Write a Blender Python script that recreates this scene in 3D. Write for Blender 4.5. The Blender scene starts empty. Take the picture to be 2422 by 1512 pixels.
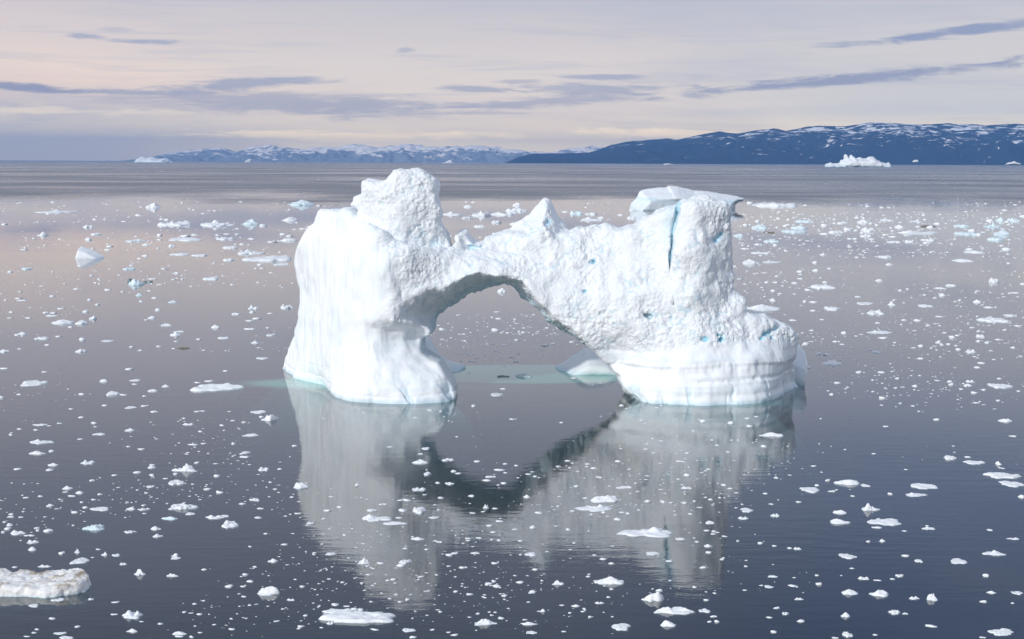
import bpy, math, time
import numpy as np

scene = bpy.context.scene
C = scene.collection
R = math.radians

# ------------------------------------------------------------------ camera
CAM_H = 40.0
HFOV = R(40.0)
PITCH = R(6.40)
ROLL = R(0.213)
cam = bpy.data.cameras.new('camera')
cam.sensor_width = 36.0
cam.lens = 18.0 / math.tan(HFOV / 2)
cam.clip_start = 1.0
cam.clip_end = 400000.0
camo = bpy.data.objects.new('camera', cam)
C.objects.link(camo)
camo.location = (0, 0, CAM_H)
from mathutils import Matrix, Vector
camo.rotation_euler = (Matrix.Rotation(R(90) - PITCH, 3, 'X') @ Matrix.Rotation(ROLL, 3, 'Z')).to_euler()
scene.camera = camo
scene.render.resolution_x = 1024
scene.render.resolution_y = 639

# ------------------------------------------------------------------ render / exposure
scene.render.engine = 'CYCLES'
scene.cycles.use_denoising = True
scene.cycles.max_bounces = 8
scene.cycles.diffuse_bounces = 3
scene.cycles.glossy_bounces = 4
scene.cycles.volume_bounces = 0
scene.cycles.transparent_max_bounces = 12
scene.cycles.caustics_reflective = True   # sky light thrown up by the water onto the underside of the arch
scene.cycles.blur_glossy = 1.5
scene.cycles.sample_clamp_indirect = 3.0
scene.cycles.caustics_refractive = False
scene.view_settings.view_transform = 'Standard'
scene.view_settings.look = 'None'
scene.view_settings.exposure = 0.0
scene.view_settings.gamma = 1.0

# ------------------------------------------------------------------ pixel <-> world helpers
# photograph coordinates used while measuring: 2421 x 1512 ("u, v")
UC, VC = 1210.5, 756.0
F = UC / math.tan(HFOV / 2)
CM = np.array(camo.rotation_euler.to_matrix())

def ray(u, v):
    d = CM @ np.array([(u - UC) / F, -(v - VC) / F, -1.0])
    return d

def at_depth(u, v, Y):
    d = ray(u, v)
    t = Y / d[1]
    return d[0] * t, CAM_H + d[2] * t

def on_water(u, v):
    d = ray(u, v)
    t = -CAM_H / d[2]
    return d[0] * t, d[1] * t

def az_el(u, v):
    d = ray(u, v)
    return math.degrees(math.atan2(d[0], d[1])), math.degrees(math.atan2(d[2], math.hypot(d[0], d[1])))

# ------------------------------------------------------------------ node helpers
class NT:
    def __init__(s, tree):
        s.t = tree; s.n = tree.nodes; s.l = tree.links
    def new(s, typ, **kw):
        n = s.n.new(typ)
        for k, v in kw.items():
            setattr(n, k, v)
        return n
    def put(s, sock, v):
        if hasattr(v, 'is_output'):
            s.l.new(v, sock)
        else:
            sock.default_value = v
    def m(s, op, a, b=0.0, c=None, clamp=False):
        n = s.new('ShaderNodeMath', operation=op, use_clamp=clamp)
        s.put(n.inputs[0], a); s.put(n.inputs[1], b)
        if c is not None: s.put(n.inputs[2], c)
        return n.outputs[0]
    def step(s, v, a, b, lo=0.0, hi=1.0):
        n = s.new('ShaderNodeMapRange', interpolation_type='SMOOTHSTEP')
        s.put(n.inputs['Value'], v)
        s.put(n.inputs['From Min'], a); s.put(n.inputs['From Max'], b)
        s.put(n.inputs['To Min'], lo); s.put(n.inputs['To Max'], hi)
        return n.outputs[0]
    def mix(s, f, a, b):
        n = s.new('ShaderNodeMix', data_type='RGBA')
        s.put(n.inputs[0], f); s.put(n.inputs[6], a); s.put(n.inputs[7], b)
        return n.outputs[2]
    def comb(s, x, y, z):
        n = s.new('ShaderNodeCombineXYZ')
        s.put(n.inputs[0], x); s.put(n.inputs[1], y); s.put(n.inputs[2], z)
        return n.outputs[0]
    def noise(s, vec, scale, detail=3.0, rough=0.5, dist=0.0, out=0):
        n = s.new('ShaderNodeTexNoise')
        s.put(n.inputs['Vector'], vec)
        n.inputs['Scale'].default_value = scale
        n.inputs['Detail'].default_value = detail
        n.inputs['Roughness'].default_value = rough
        n.inputs['Distortion'].default_value = dist
        return n.outputs[out]
    def mapping(s, vec, scale=(1, 1, 1), loc=(0, 0, 0)):
        n = s.new('ShaderNodeMapping')
        s.put(n.inputs['Vector'], vec)
        n.inputs['Scale'].default_value = scale
        n.inputs['Location'].default_value = loc
        return n.outputs[0]

def lin(r, g, b):
    f = lambda c: c / 12.92 if c <= 0.04045 else ((c + 0.055) / 1.055) ** 2.4
    return (f(r / 255), f(g / 255), f(b / 255), 1.0)

# ------------------------------------------------------------------ world: thin overcast over a low sun
SUN_DIR = Vector((-0.585, -0.69, 0.42)).normalized()
SUN_EL = math.asin(SUN_DIR.z)
SUN_AZ = math.atan2(SUN_DIR.x, SUN_DIR.y)

world = bpy.data.worlds.new('World')
scene.world = world
world.use_nodes = True
W = NT(world.node_tree)
W.n.clear()
wout = W.new('ShaderNodeOutputWorld')
wbg = W.new('ShaderNodeBackground')
W.l.new(wbg.outputs[0], wout.inputs[0])
sky = W.new('ShaderNodeTexSky', sky_type='NISHITA')
sky.sun_disc = False
sky.sun_elevation = SUN_EL
sky.sun_rotation = SUN_AZ % (2 * math.pi)
sky.altitude = 40
tc = W.new('ShaderNodeTexCoord')
sep = W.new('ShaderNodeSeparateXYZ')
W.l.new(tc.outputs['Generated'], sep.inputs[0])
dx, dy, dz = sep.outputs
AZ = W.m('MULTIPLY', W.m('ARCTAN2', dx, dy), 180 / math.pi)
EL = W.m('MULTIPLY', W.m('ARCSINE', dz), 180 / math.pi)

# the air near the horizon is added by the haze box further down; these sky colours are what shows through it
HAZE_D, HAZE_TOP = 1.55e-5, 1600.0
HAZE_C = (0.205, 0.475, 1.0)
HAZE_J = tuple(0.60 * c for c in HAZE_C)
def through(c, el):
    L = min(HAZE_TOP / max(math.tan(math.radians(max(el, 0.05))), 1e-4), 103000.0)
    t = math.exp(-HAZE_D * L)
    return tuple(max((a - (1 - t) * j) / t, a * 0.55) for a, j in zip(c[:3], HAZE_J)) + (1.0,)

def el_ramp(stops):
    n = W.new('ShaderNodeValToRGB')
    n.color_ramp.interpolation = 'LINEAR'
    W.put(n.inputs[0], W.m('MULTIPLY', EL, 1 / 45.0, clamp=True))
    cr = n.color_ramp
    while len(cr.elements) < len(stops):
        cr.elements.new(0.5)
    for e, (p, c) in zip(cr.elements, stops):
        e.position = max(0.0, min(1.0, p / 45.0))
    for e, (p, c) in zip(cr.elements, stops):
        e.color = through(lin(*c), p)
    return n.outputs[0]

HI = [(12, (163, 168, 188)), (21, (120, 130, 156)), (30, (176, 186, 210)), (45, (216, 221, 234))]
rampL = el_ramp([(0, (168, 181, 208)), (1.5, (178, 187, 210)), (2.2, (200, 198, 211)), (2.9, (230, 214, 212)),
                 (3.7, (229, 216, 214)), (4.8, (217, 208, 212)), (6.4, (203, 199, 209))] + HI)
rampC = el_ramp([(0, (184, 193, 214)), (0.6, (204, 206, 216)), (1.2, (214, 211, 216)), (2.0, (211, 208, 215)),
                 (3.5, (217, 212, 216)), (5.0, (206, 203, 211)), (6.4, (198, 198, 209))] + HI)
rampR = el_ramp([(0, (186, 194, 212)), (0.8, (202, 205, 215)), (2.0, (194, 202, 217)), (3.0, (201, 204, 215)),
                 (4.5, (205, 205, 213)), (6.4, (194, 196, 209)), (12, (137, 154, 189)), (21, (84, 104, 148)), (30, (160, 176, 208)), (45, (214, 220, 234))])
base = W.mix(W.step(AZ, -20.0, -5.0), rampL, rampC)
base = W.mix(W.step(AZ, 1.0, 17.0), base, rampR)
# soft stretched mottling of the cloud deck
av = W.comb(AZ, EL, 0.0)
mott = W.noise(W.mapping(av, (0.055, 0.42, 1), (3.1, 1.7, 0)), 1.0, 5, 0.55, 0.3)
base = W.mix(W.m('MULTIPLY', W.step(mott, 0.42, 0.72), 0.33), base, lin(176, 185, 208))
base = W.mix(W.m('MULTIPLY', W.step(mott, 0.46, 0.22), 0.18), base, lin(228, 220, 221))
wisp = W.noise(W.mapping(av, (0.10, 1.9, 1), (11.0, 4.0, 0)), 1.0, 10, 0.68, 0.6)
wband = W.m('MULTIPLY', W.step(EL, 0.8, 2.2), W.step(EL, 9.0, 5.0))
base = W.mix(W.m('MULTIPLY', W.m('MULTIPLY', W.step(wisp, 0.50, 0.66), wband), 0.30), base, lin(184, 190, 208))
# individual stretched clouds, placed by azimuth and elevation
nz = W.noise(W.mapping(av, (0.42, 3.0, 1), (7.3, 2.2, 0)), 1.0, 8, 0.66, 0.5)
nzc = W.m('SUBTRACT', nz, 0.5)
warp = W.m('SUBTRACT', W.noise(W.mapping(av, (0.16, 0.5, 1), (1.3, 9.2, 0)), 1.0, 4, 0.6), 0.5)
BLUE = lin(156, 169, 200); DEEP = lin(143, 158, 194); CREAM = lin(228, 221, 219)
streaks = [
    (2260, 78, 230, 13, -.105, .95, DEEP), (2020, 186, 460, 13, -.085, .9, DEEP), (1420, 183, 130, 6, 0, .7, BLUE),
    (1420, 212, 190, 16, -.01, .75, BLUE), (1300, 240, 290, 13, -.045, .7, BLUE), (1120, 211, 95, 9, 0, .75, BLUE),
    (590, 197, 180, 15, -.07, .85, BLUE), (660, 246, 430, 30, .02, .75, BLUE), (300, 218, 190, 6, 0, .75, BLUE),
    (50, 208, 140, 10, .03, .95, DEEP), (210, 86, 45, 6, .05, .75, BLUE), (325, 99, 85, 6, .01, .8, BLUE),
    (955, 120, 24, 7, -.1, .55, BLUE), (250, 335, 560, 75, 0, .5, lin(166, 180, 208)), (1150, 268, 170, 5, 0, .5, BLUE),
    (1560, 318, 200, 12, 0, .75, CREAM), (820, 322, 380, 13, 0, .6, CREAM), (1500, 258, 420, 12, -.03, .22, CREAM),
    (150, 262, 260, 8, 0, .5, CREAM), (265, 70, 40, 5, 0, .35, BLUE), (1980, 104, 60, 5, 0, .35, BLUE), (1235, 193, 60, 5, -.04, .5, BLUE),
]
col = base
for (u, v, hu, hv, tilt, op, c) in streaks:
    a0, e0 = az_el(u, v)
    ha = math.degrees(hu / F); he = math.degrees(hv / F)
    da = W.m('SUBTRACT', AZ, a0)
    de = W.m('SUBTRACT', W.m('SUBTRACT', EL, e0), W.m('MULTIPLY', da, -tilt))
    de = W.m('ADD', de, W.m('MULTIPLY', warp, min(0.5, he * 1.6)))
    q = W.m('ADD', W.m('POWER', W.m('ABSOLUTE', W.m('DIVIDE', da, ha)), 2.0), W.m('POWER', W.m('ABSOLUTE', W.m('DIVIDE', de, he)), 2.0))
    q = W.m('ADD', W.m('SQRT', q), W.m('MULTIPLY', nzc, 3.0))
    col = W.mix(W.m('MULTIPLY', W.step(q, 1.25, 0.35), op), col, through(c, e0))
# a little of the clear Nishita sky shows through the thin deck, more of it overhead
nish = W.new('ShaderNodeVectorMath', operation='SCALE')
W.l.new(sky.outputs[0], nish.inputs[0]); nish.inputs['Scale'].default_value = 0.10
col = W.mix(W.step(EL, 8.0, 60.0, 0.06, 0.35), col, nish.outputs[0])
W.l.new(col, wbg.inputs['Color'])
wbg.inputs['Strength'].default_value = 1.04

sun = bpy.data.lights.new('sun', 'SUN')
sun.energy = 2.5
sun.angle = R(2.5)
sun.color = (1.0, 0.97, 0.93)
suno = bpy.data.objects.new('sun', sun)
C.objects.link(suno)
suno.rotation_euler = SUN_DIR.to_track_quat('Z', 'Y').to_euler()
suno.location = (-200, -100, 200)

# ------------------------------------------------------------------ numeric helpers: noise, polygons, surface nets
class Lat:
    """smooth value/gradient-like noise from a random lattice"""
    def __init__(s, seed, n=32):
        s.n = n
        s.a = np.random.RandomState(seed).rand(n, n, n).astype(np.float32) * 2 - 1
    def __call__(s, x, y, z):
        n = s.n
        xi = np.floor(x).astype(np.int64); yi = np.floor(y).astype(np.int64); zi = np.floor(z).astype(np.int64)
        fx = (x - xi).astype(np.float32); fy = (y - yi).astype(np.float32); fz = (z - zi).astype(np.float32)
        sx = fx * fx * (3 - 2 * fx); sy = fy * fy * (3 - 2 * fy); sz = fz * fz * (3 - 2 * fz)
        x0 = xi % n; x1 = (xi + 1) % n; y0 = yi % n; y1 = (yi + 1) % n; z0 = zi % n; z1 = (zi + 1) % n
        a = s.a
        c00 = a[x0, y0, z0] * (1 - sx) + a[x1, y0, z0] * sx
        c10 = a[x0, y1, z0] * (1 - sx) + a[x1, y1, z0] * sx
        c01 = a[x0, y0, z1] * (1 - sx) + a[x1, y0, z1] * sx
        c11 = a[x0, y1, z1] * (1 - sx) + a[x1, y1, z1] * sx
        c0 = c00 * (1 - sy) + c10 * sy
        c1 = c01 * (1 - sy) + c11 * sy
        return c0 * (1 - sz) + c1 * sz

L1 = Lat(1); L2 = Lat(2); L3 = Lat(3)

def fbm(x, y, z, L=L1, oct=3, gain=0.5):
    s = 0; a = 1.0; f = 1.0
    for k in range(oct):
        s = s + a * L(x * f + 13.7 * k, y * f + 5.1 * k, z * f + 9.3 * k)
        a *= gain; f *= 2.03
    return s

def billow(x, y, z, L=L2, oct=2, gain=0.5):
    """rounded lumps with sharp creases between them, about -0.5..1"""
    s = 0; a = 1.0; f = 1.0
    for k in range(oct):
        s = s + a * (np.abs(fbm(x * f + 3.3 * k, y * f + 7.7 * k, z * f, L, 2)) * 2.0 - 0.5)
        a *= gain; f *= 2.1
    return s

def sstep(v, a, b):
    t = np.clip((v - a) / (b - a), 0, 1)
    return t * t * (3 - 2 * t)

def poly_sd(px, pz, poly):
    """signed distance to a polygon (negative inside)"""
    P = np.asarray(poly, dtype=np.float64)
    Q = np.roll(P, -1, axis=0)
    d = np.full(px.shape, 1e18); inside = np.zeros(px.shape, bool)
    for (ax, az), (bx, bz) in zip(P, Q):
        ex, ez = bx - ax, bz - az
        wx, wz = px - ax, pz - az
        t = np.clip((wx * ex + wz * ez) / max(ex * ex + ez * ez, 1e-12), 0, 1)
        d = np.minimum(d, (wx - ex * t) ** 2 + (wz - ez * t) ** 2)
        cond = (az > pz) != (bz > pz)
        with np.errstate(divide='ignore', invalid='ignore'):
            xi = ax + (pz - az) / (bz - az if bz != az else 1e-12) * ex
        inside ^= cond & (px < xi)
    d = np.sqrt(d)
    return np.where(inside, -d, d)

def smax(a, b, k):
    h = np.clip(0.5 - 0.5 * (b - a) / k, 0, 1)
    return b * (1 - h) + a * h + k * h * (1 - h)

def smin(a, b, k):
    return -smax(-a, -b, k)

def rbf(pts, vals, smooth=0.0):
    """linear-kernel scattered interpolation with an affine part"""
    pts = np.asarray(pts, float); vals = np.asarray(vals, float); n = len(pts)
    K = np.sqrt(((pts[:, None] - pts[None]) ** 2).sum(-1)) + np.eye(n) * (-smooth)
    A = np.zeros((n + 3, n + 3)); A[:n, :n] = K; A[:n, n] = 1; A[:n, n + 1:] = pts
    A[n, :n] = 1; A[n + 1:, :n] = pts.T
    w = np.linalg.solve(A, np.concatenate([vals, np.zeros(3)]))
    def f(x, z):
        o = w[n] + w[n + 1] * x + w[n + 2] * z
        for (a, b), k in zip(pts, w[:n]):
            o = o + k * np.sqrt((x - a) ** 2 + (z - b) ** 2)
        return o
    return f

def surface_nets(S, org, h):
    """S: signed field (negative inside). Returns verts (N,3) and quads (M,4)."""
    ins = S < 0
    nx, ny, nz = S.shape
    cnt = np.zeros((nx - 1, ny - 1, nz - 1), np.int8)
    for i in (0, 1):
        for j in (0, 1):
            for k in (0, 1):
                cnt += ins[i:nx - 1 + i, j:ny - 1 + j, k:nz - 1 + k]
    act = (cnt > 0) & (cnt < 8)
    idx = np.argwhere(act)
    vid = np.full(act.shape, -1, np.int32)
    vid[act] = np.arange(len(idx), dtype=np.int32)
    ci, cj, ck = idx.T
    acc = np.zeros((len(idx), 3)); n = np.zeros(len(idx))
    corner = {}
    for c in range(8):
        i, j, k = c & 1, (c >> 1) & 1, (c >> 2) & 1
        corner[c] = S[ci + i, cj + j, ck + k].astype(np.float64)
    for c in range(8):
        for ax in range(3):
            if c & (1 << ax): continue
            d = c | (1 << ax)
            a, b = corner[c], corner[d]
            m = (a < 0) != (b < 0)
            t = np.where(m, a / np.where(m, a - b, 1), 0)
            p = np.array([c & 1, (c >> 1) & 1, (c >> 2) & 1], float)[None].repeat(len(idx), 0)
            p[:, ax] += t
            acc += p * m[:, None]; n += m
    V = (idx + acc / n[:, None]) * h + np.asarray(org)
    quads = []
    for ax in range(3):
        o1, o2 = [(1, 2), (2, 0), (0, 1)][ax]
        sl0 = [slice(None)] * 3; sl1 = [slice(None)] * 3
        sl0[ax] = slice(0, -1); sl1[ax] = slice(1, None)
        a = ins[tuple(sl0)]; b = ins[tuple(sl1)]
        e = np.argwhere(a != b)
        flip = a[tuple(e.T)]
        ok = (e[:, o1] > 0) & (e[:, o2] > 0) & (e[:, o1] < S.shape[o1] - 1) & (e[:, o2] < S.shape[o2] - 1)
        e = e[ok]; flip = flip[ok]
        q = []
        for (s1, s2) in ((-1, -1), (0, -1), (0, 0), (-1, 0)):
            f = e.copy(); f[:, o1] += s1; f[:, o2] += s2
            q.append(vid[tuple(f.T)])
        q = np.stack(q, 1)
        q[~flip] = q[~flip][:, ::-1]
        quads.append(q)
    Q = np.concatenate(quads)
    Q = Q[(Q >= 0).all(1)]
    return V, Q

def vert_normals(V, Q):
    a = V[Q[:, 2]] - V[Q[:, 0]]; b = V[Q[:, 3]] - V[Q[:, 1]]
    fn = np.cross(a, b)
    N = np.zeros_like(V)
    for k in range(3):
        for c in range(4):
            N[:, k] += np.bincount(Q[:, c], fn[:, k], len(V))
    return N / np.maximum(np.linalg.norm(N, axis=1, keepdims=True), 1e-9)

def new_mesh(name, V, faces, mat=None, attrs=None, smooth=True):
    me = bpy.data.meshes.new(name)
    V = np.asarray(V, np.float32); faces = np.asarray(faces, np.int32)
    me.vertices.add(len(V)); me.vertices.foreach_set('co', V.ravel())
    k = faces.shape[1]
    me.loops.add(faces.size); me.loops.foreach_set('vertex_index', faces.ravel())
    me.polygons.add(len(faces))
    me.polygons.foreach_set('loop_start', np.arange(0, faces.size, k, dtype=np.int32))
    me.polygons.foreach_set('loop_total', np.full(len(faces), k, np.int32))
    me.polygons.foreach_set('use_smooth', np.full(len(faces), smooth, bool))
    for nm, a in (attrs or {}).items():
        at = me.attributes.new(nm, 'FLOAT', 'POINT')
        at.data.foreach_set('value', np.asarray(a, np.float32))
    me.update(calc_edges=True)
    me.validate()
    if mat: me.materials.append(mat)
    return me

def link(name, me, parent=None, loc=(0, 0, 0)):
    o = bpy.data.objects.new(name, me)
    C.objects.link(o)
    o.location = loc
    if parent: o.parent = parent
    return o

def tag(o, label=None, cat=None, group=None, kind=None):
    if label: o['label'] = label
    if cat: o['category'] = cat
    if group: o['group'] = group
    if kind: o['kind'] = kind
    return o

# ------------------------------------------------------------------ materials
def ice_material(name, white=(0.86, 0.91, 0.945), blue=(0.30, 0.66, 0.82), bump=0.5, scale=1.0, dirt=None, fine=6.0, sss=0.0):
    m = bpy.data.materials.new(name); m.use_nodes = True
    T = NT(m.node_tree); T.n.clear()
    out = T.new('ShaderNodeOutputMaterial'); b = T.new('ShaderNodeBsdfPrincipled')
    T.l.new(b.outputs[0], out.inputs[0])
    co = T.new('ShaderNodeTexCoord').outputs['Object']
    at = T.new('ShaderNodeAttribute', attribute_name='blue').outputs['Fac']
    ro = T.new('ShaderNodeAttribute', attribute_name='rough').outputs['Fac']
    n1 = T.noise(co, 0.35 * scale, 5, 0.6, 0.4)
    vein = T.m('MULTIPLY', T.step(n1, 0.58, 0.78), 0.22)
    bl = T.m('ADD', at, T.m('MULTIPLY', vein, T.m('ADD', T.m('MULTIPLY', ro, 0.8), 0.2)), clamp=True)
    c = T.mix(bl, (*white, 1), (*blue, 1))
    n2 = T.noise(co, 2.1 * scale, 4, 0.6)
    c = T.mix(T.m('MULTIPLY', T.step(n2, 0.45, 0.75), 0.12), c, (0.78, 0.85, 0.90, 1))
    if dirt:
        da = T.new('ShaderNodeAttribute', attribute_name='dirt').outputs['Fac']
        n3 = T.noise(co, dirt[1], 5, 0.65, 0.6)
        c = T.mix(T.m('MULTIPLY', T.step(n3, dirt[2], dirt[2] + 0.16), da), c, (*dirt[0], 1))
    T.l.new(c, b.inputs['Base Color'])
    b.inputs['Roughness'].default_value = 0.55
    b.inputs['Specular IOR Level'].default_value = 0.25
    b.inputs['IOR'].default_value = 1.31
    if sss:
        b.inputs['Subsurface Weight'].default_value = sss
        b.inputs['Subsurface Radius'].default_value = (0.25, 0.6, 1.0)
        b.inputs['Subsurface Scale'].default_value = 0.5
    bn = T.new('ShaderNodeBump')
    h = T.noise(co, fine * scale, 4, 0.65)
    h2 = T.noise(co, fine * 0.28 * scale, 3, 0.6)
    T.put(bn.inputs['Height'], T.m('ADD', T.m('MULTIPLY', h, 0.35), h2))
    T.put(bn.inputs['Strength'], T.m('MULTIPLY', T.m('ADD', T.m('MULTIPLY', ro, 0.85), 0.10), bump))
    bn.inputs['Distance'].default_value = 0.55 / scale
    T.l.new(bn.outputs[0], b.inputs['Normal'])
    return m

ICE = ice_material('glacier_ice', bump=0.6)
FLOE = ice_material('floe_ice', white=(0.88, 0.915, 0.94), blue=(0.42, 0.74, 0.84), bump=0.5, scale=3.0)
FARICE = ice_material('distant_ice', white=(0.87, 0.91, 0.94), bump=0.4, scale=0.12)
DIRTY = ice_material('dirty_ice', white=(0.86, 0.87, 0.86), bump=0.4, scale=2.2, dirt=((0.40, 0.32, 0.22), 0.75, 0.47))
BROWN = ice_material('silty_ice', white=(0.20, 0.165, 0.11), blue=(0.3, 0.6, 0.7), bump=0.7, scale=2.2)

# ------------------------------------------------------------------ the sea: surface over an absorbing body of water
SEA_W, SEA_Y0, SEA_Y1, SEA_D = 95000.0, -2500.0, 100000.0, 24.0
def water_material():
    m = bpy.data.materials.new('sea_water'); m.use_nodes = True
    T = NT(m.node_tree); T.n.clear()
    out = T.new('ShaderNodeOutputMaterial')
    pos = T.new('ShaderNodeNewGeometry').outputs['Position']
    sp = T.new('ShaderNodeSeparateXYZ'); T.l.new(pos, sp.inputs[0])
    X, Y = sp.outputs[0], sp.outputs[1]
    # wind: calm in the bay, ruffled further out, with long streaks between
    edge = T.noise(T.mapping(pos, (0.004, 0.002, 1), (1, 5, 0)), 1.0, 4, 0.6)
    far = T.step(T.m('ADD', Y, T.m('MULTIPLY', T.m('SUBTRACT', edge, 0.5), 1500.0)), 1250.0, 1800.0)
    st = T.noise(T.mapping(pos, (0.0010, 0.0017, 1)), 1.0, 9, 0.66, 0.3)
    st2 = T.noise(T.mapping(pos, (0.004, 0.012, 1), (5, 3, 0)), 1.0, 4, 0.6, 0.2)
    band = T.m('ADD', T.m('MULTIPLY', st, 0.75), T.m('MULTIPLY', st2, 0.25))
    ruff = T.m('MULTIPLY', far, T.step(band, 0.36, 0.60, 0.30, 1.0))
    near = T.noise(T.mapping(pos, (0.007, 0.022, 1), (2, 8, 0)), 1.0, 4, 0.55, 0.4)
    nearr = T.step(near, 0.44, 0.66)
    # ripples
    w1 = T.noise(T.mapping(pos, (0.30, 1.0, 1)), 0.60, 3, 0.55)
    w2 = T.noise(T.mapping(pos, (0.5, 1.3, 1), (3, 1, 0)), 2.4, 2, 0.5)
    bn = T.new('ShaderNodeBump')
    T.put(bn.inputs['Height'], T.m('ADD', T.m('MULTIPLY', w1, 1.0), T.m('MULTIPLY', w2, 0.22)))
    bn.inputs['Distance'].default_value = 0.030
    T.put(bn.inputs['Strength'], T.m('MULTIPLY', T.m('ADD', T.m('MULTIPLY', nearr, 0.45), 0.40), T.step(Y, 900.0, 300.0, 0.35, 1.0)))
    fr = T.new('ShaderNodeFresnel'); fr.inputs['IOR'].default_value = 1.333
    T.l.new(bn.outputs[0], fr.inputs['Normal'])
    fac = T.m('MULTIPLY', T.m('POWER', fr.outputs[0], 0.70), T.m('SUBTRACT', 1.0, T.m('MULTIPLY', ruff, 0.52)))
    gl = T.new('ShaderNodeBsdfGlossy', distribution='GGX')
    gl.inputs['Color'].default_value = (1, 1, 1, 1)
    T.put(gl.inputs['Roughness'], T.m('ADD', 0.014, T.m('MULTIPLY', ruff, 0.36)))
    T.l.new(bn.outputs[0], gl.inputs['Normal'])
    tr = T.new('ShaderNodeBsdfTransparent')
    tr.inputs[0].default_value = (0.95, 0.98, 0.98, 1)
    # light scattered back out of the water; turquoise glow of submerged ice painted in round the berg
    def pool(cx, cy, rx, ry, edge_):
        q = T.m('ADD', T.m('POWER', T.m('DIVIDE', T.m('SUBTRACT', X, cx), rx), 2.0), T.m('POWER', T.m('DIVIDE', T.m('SUBTRACT', Y, cy), ry), 2.0))
        return T.step(T.m('ADD', T.m('SQRT', q), T.m('MULTIPLY', T.m('SUBTRACT', pn, 0.5), edge_[2])), edge_[1], edge_[0])
    pn = T.noise(T.mapping(pos, (0.10, 0.16, 1)), 1.0, 5, 0.6, 0.3)
    ice_glow = pool(3.0, 264.5, 27.0, 12.6, (0.88, 1.04, 0.12))
    ice_glow = T.m('MAXIMUM', ice_glow, T.m('MULTIPLY', pool(-36.0, 252.0, 17.0, 8.0, (0.45, 1.05, 0.5)), 0.9))
    ice_glow = T.m('MAXIMUM', ice_glow, T.m('MULTIPLY', pool(35.0, 232.5, 15.0, 5.0, (0.5, 1.1, 0.4)), 0.55))
    ice_glow = T.m('MAXIMUM', ice_glow, T.m('MULTIPLY', pool(-18.0, 233.0, 13.0, 4.5, (0.5, 1.1, 0.4)), 0.40))
    df = T.new('ShaderNodeBsdfDiffuse')
    T.l.new(T.mix(ice_glow, (0.035, 0.085, 0.12, 1), (0.15, 0.50, 0.42, 1)), df.inputs['Color'])
    body = T.new('ShaderNodeMixShader')
    T.put(body.inputs[0], T.m('ADD', 0.18, T.m('MULTIPLY', ice_glow, 0.60)))
    T.l.new(tr.outputs[0], body.inputs[1]); T.l.new(df.outputs[0], body.inputs[2])
    mx = T.new('ShaderNodeMixShader')
    T.put(mx.inputs[0], fac); T.l.new(body.outputs[0], mx.inputs[1]); T.l.new(gl.outputs[0], mx.inputs[2])
    T.l.new(mx.outputs[0], out.inputs[0])
    va = T.new('ShaderNodeVolumeAbsorption')
    va.inputs['Color'].default_value = (0.10, 0.75, 0.70, 1)
    va.inputs['Density'].default_value = 0.21
    T.l.new(va.outputs[0], out.inputs['Volume'])
    return m

def box_mesh(name, x0, x1, y0, y1, z0, z1, mat):
    V = [(x, y, z) for z in (z0, z1) for y in (y0, y1) for x in (x0, x1)]
    Fq = [(0, 2, 3, 1), (4, 5, 7, 6), (0, 1, 5, 4), (2, 6, 7, 3), (0, 4, 6, 2), (1, 3, 7, 5)]
    return new_mesh(name, V, Fq, mat, smooth=False)

sea = link('sea', box_mesh('sea', -SEA_W, SEA_W, SEA_Y0, SEA_Y1, -SEA_D, 0.0, water_material()))
tag(sea, kind='structure')
mb = bpy.data.materials.new('deep_seabed'); mb.use_nodes = True
T = NT(mb.node_tree); pb = T.n['Principled BSDF']
T.l.new(T.mix(T.noise(T.new('ShaderNodeTexCoord').outputs['Object'], 0.02, 4), (0.010, 0.014, 0.022, 1), (0.016, 0.022, 0.032, 1)), pb.inputs['Base Color'])
pb.inputs['Roughness'].default_value = 1.0; pb.inputs['Specular IOR Level'].default_value = 0
bed = link('seabed', new_mesh('seabed', [(-SEA_W, SEA_Y0, -SEA_D - .5), (SEA_W, SEA_Y0, -SEA_D - .5), (SEA_W, SEA_Y1, -SEA_D - .5), (-SEA_W, SEA_Y1, -SEA_D - .5)], [(0, 1, 2, 3)], mb))
tag(bed, kind='structure')

# ------------------------------------------------------------------ far land
def rock_material(name, rock, snow, sc, lo, hi, amount, stretch=(0.35, 1.0, 1.6)):
    m = bpy.data.materials.new(name); m.use_nodes = True
    T = NT(m.node_tree); b = T.n['Principled BSDF']
    g = T.new('ShaderNodeNewGeometry')
    pos = g.outputs['Position']
    sp = T.new('ShaderNodeSeparateXYZ'); T.l.new(pos, sp.inputs[0])
    n = T.noise(T.mapping(pos, stretch), sc, 7, 0.62, 0.6)
    big = T.noise(T.mapping(pos, (1, 1, 1)), sc * 0.16, 4, 0.55)
    alt = T.step(sp.outputs[2], lo, hi)
    q = T.m('ADD', T.m('ADD', n, T.m('MULTIPLY', T.m('SUBTRACT', big, 0.5), 0.35)), T.m('MULTIPLY', T.m('SUBTRACT', alt, 0.5), amount[1]))
    mask = T.step(q, amount[0], amount[0] + 0.045)
    rk = T.mix(T.noise(pos, sc * 0.7, 5, 0.6), (*rock, 1), (rock[0] * 1.9, rock[1] * 1.8, rock[2] * 1.7, 1))
    T.l.new(T.mix(mask, rk, (*snow, 1)), b.inputs['Base Color'])
    b.inputs['Roughness'].default_value = 0.9; b.inputs['Specular IOR Level'].default_value = 0.1
    return m

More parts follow.
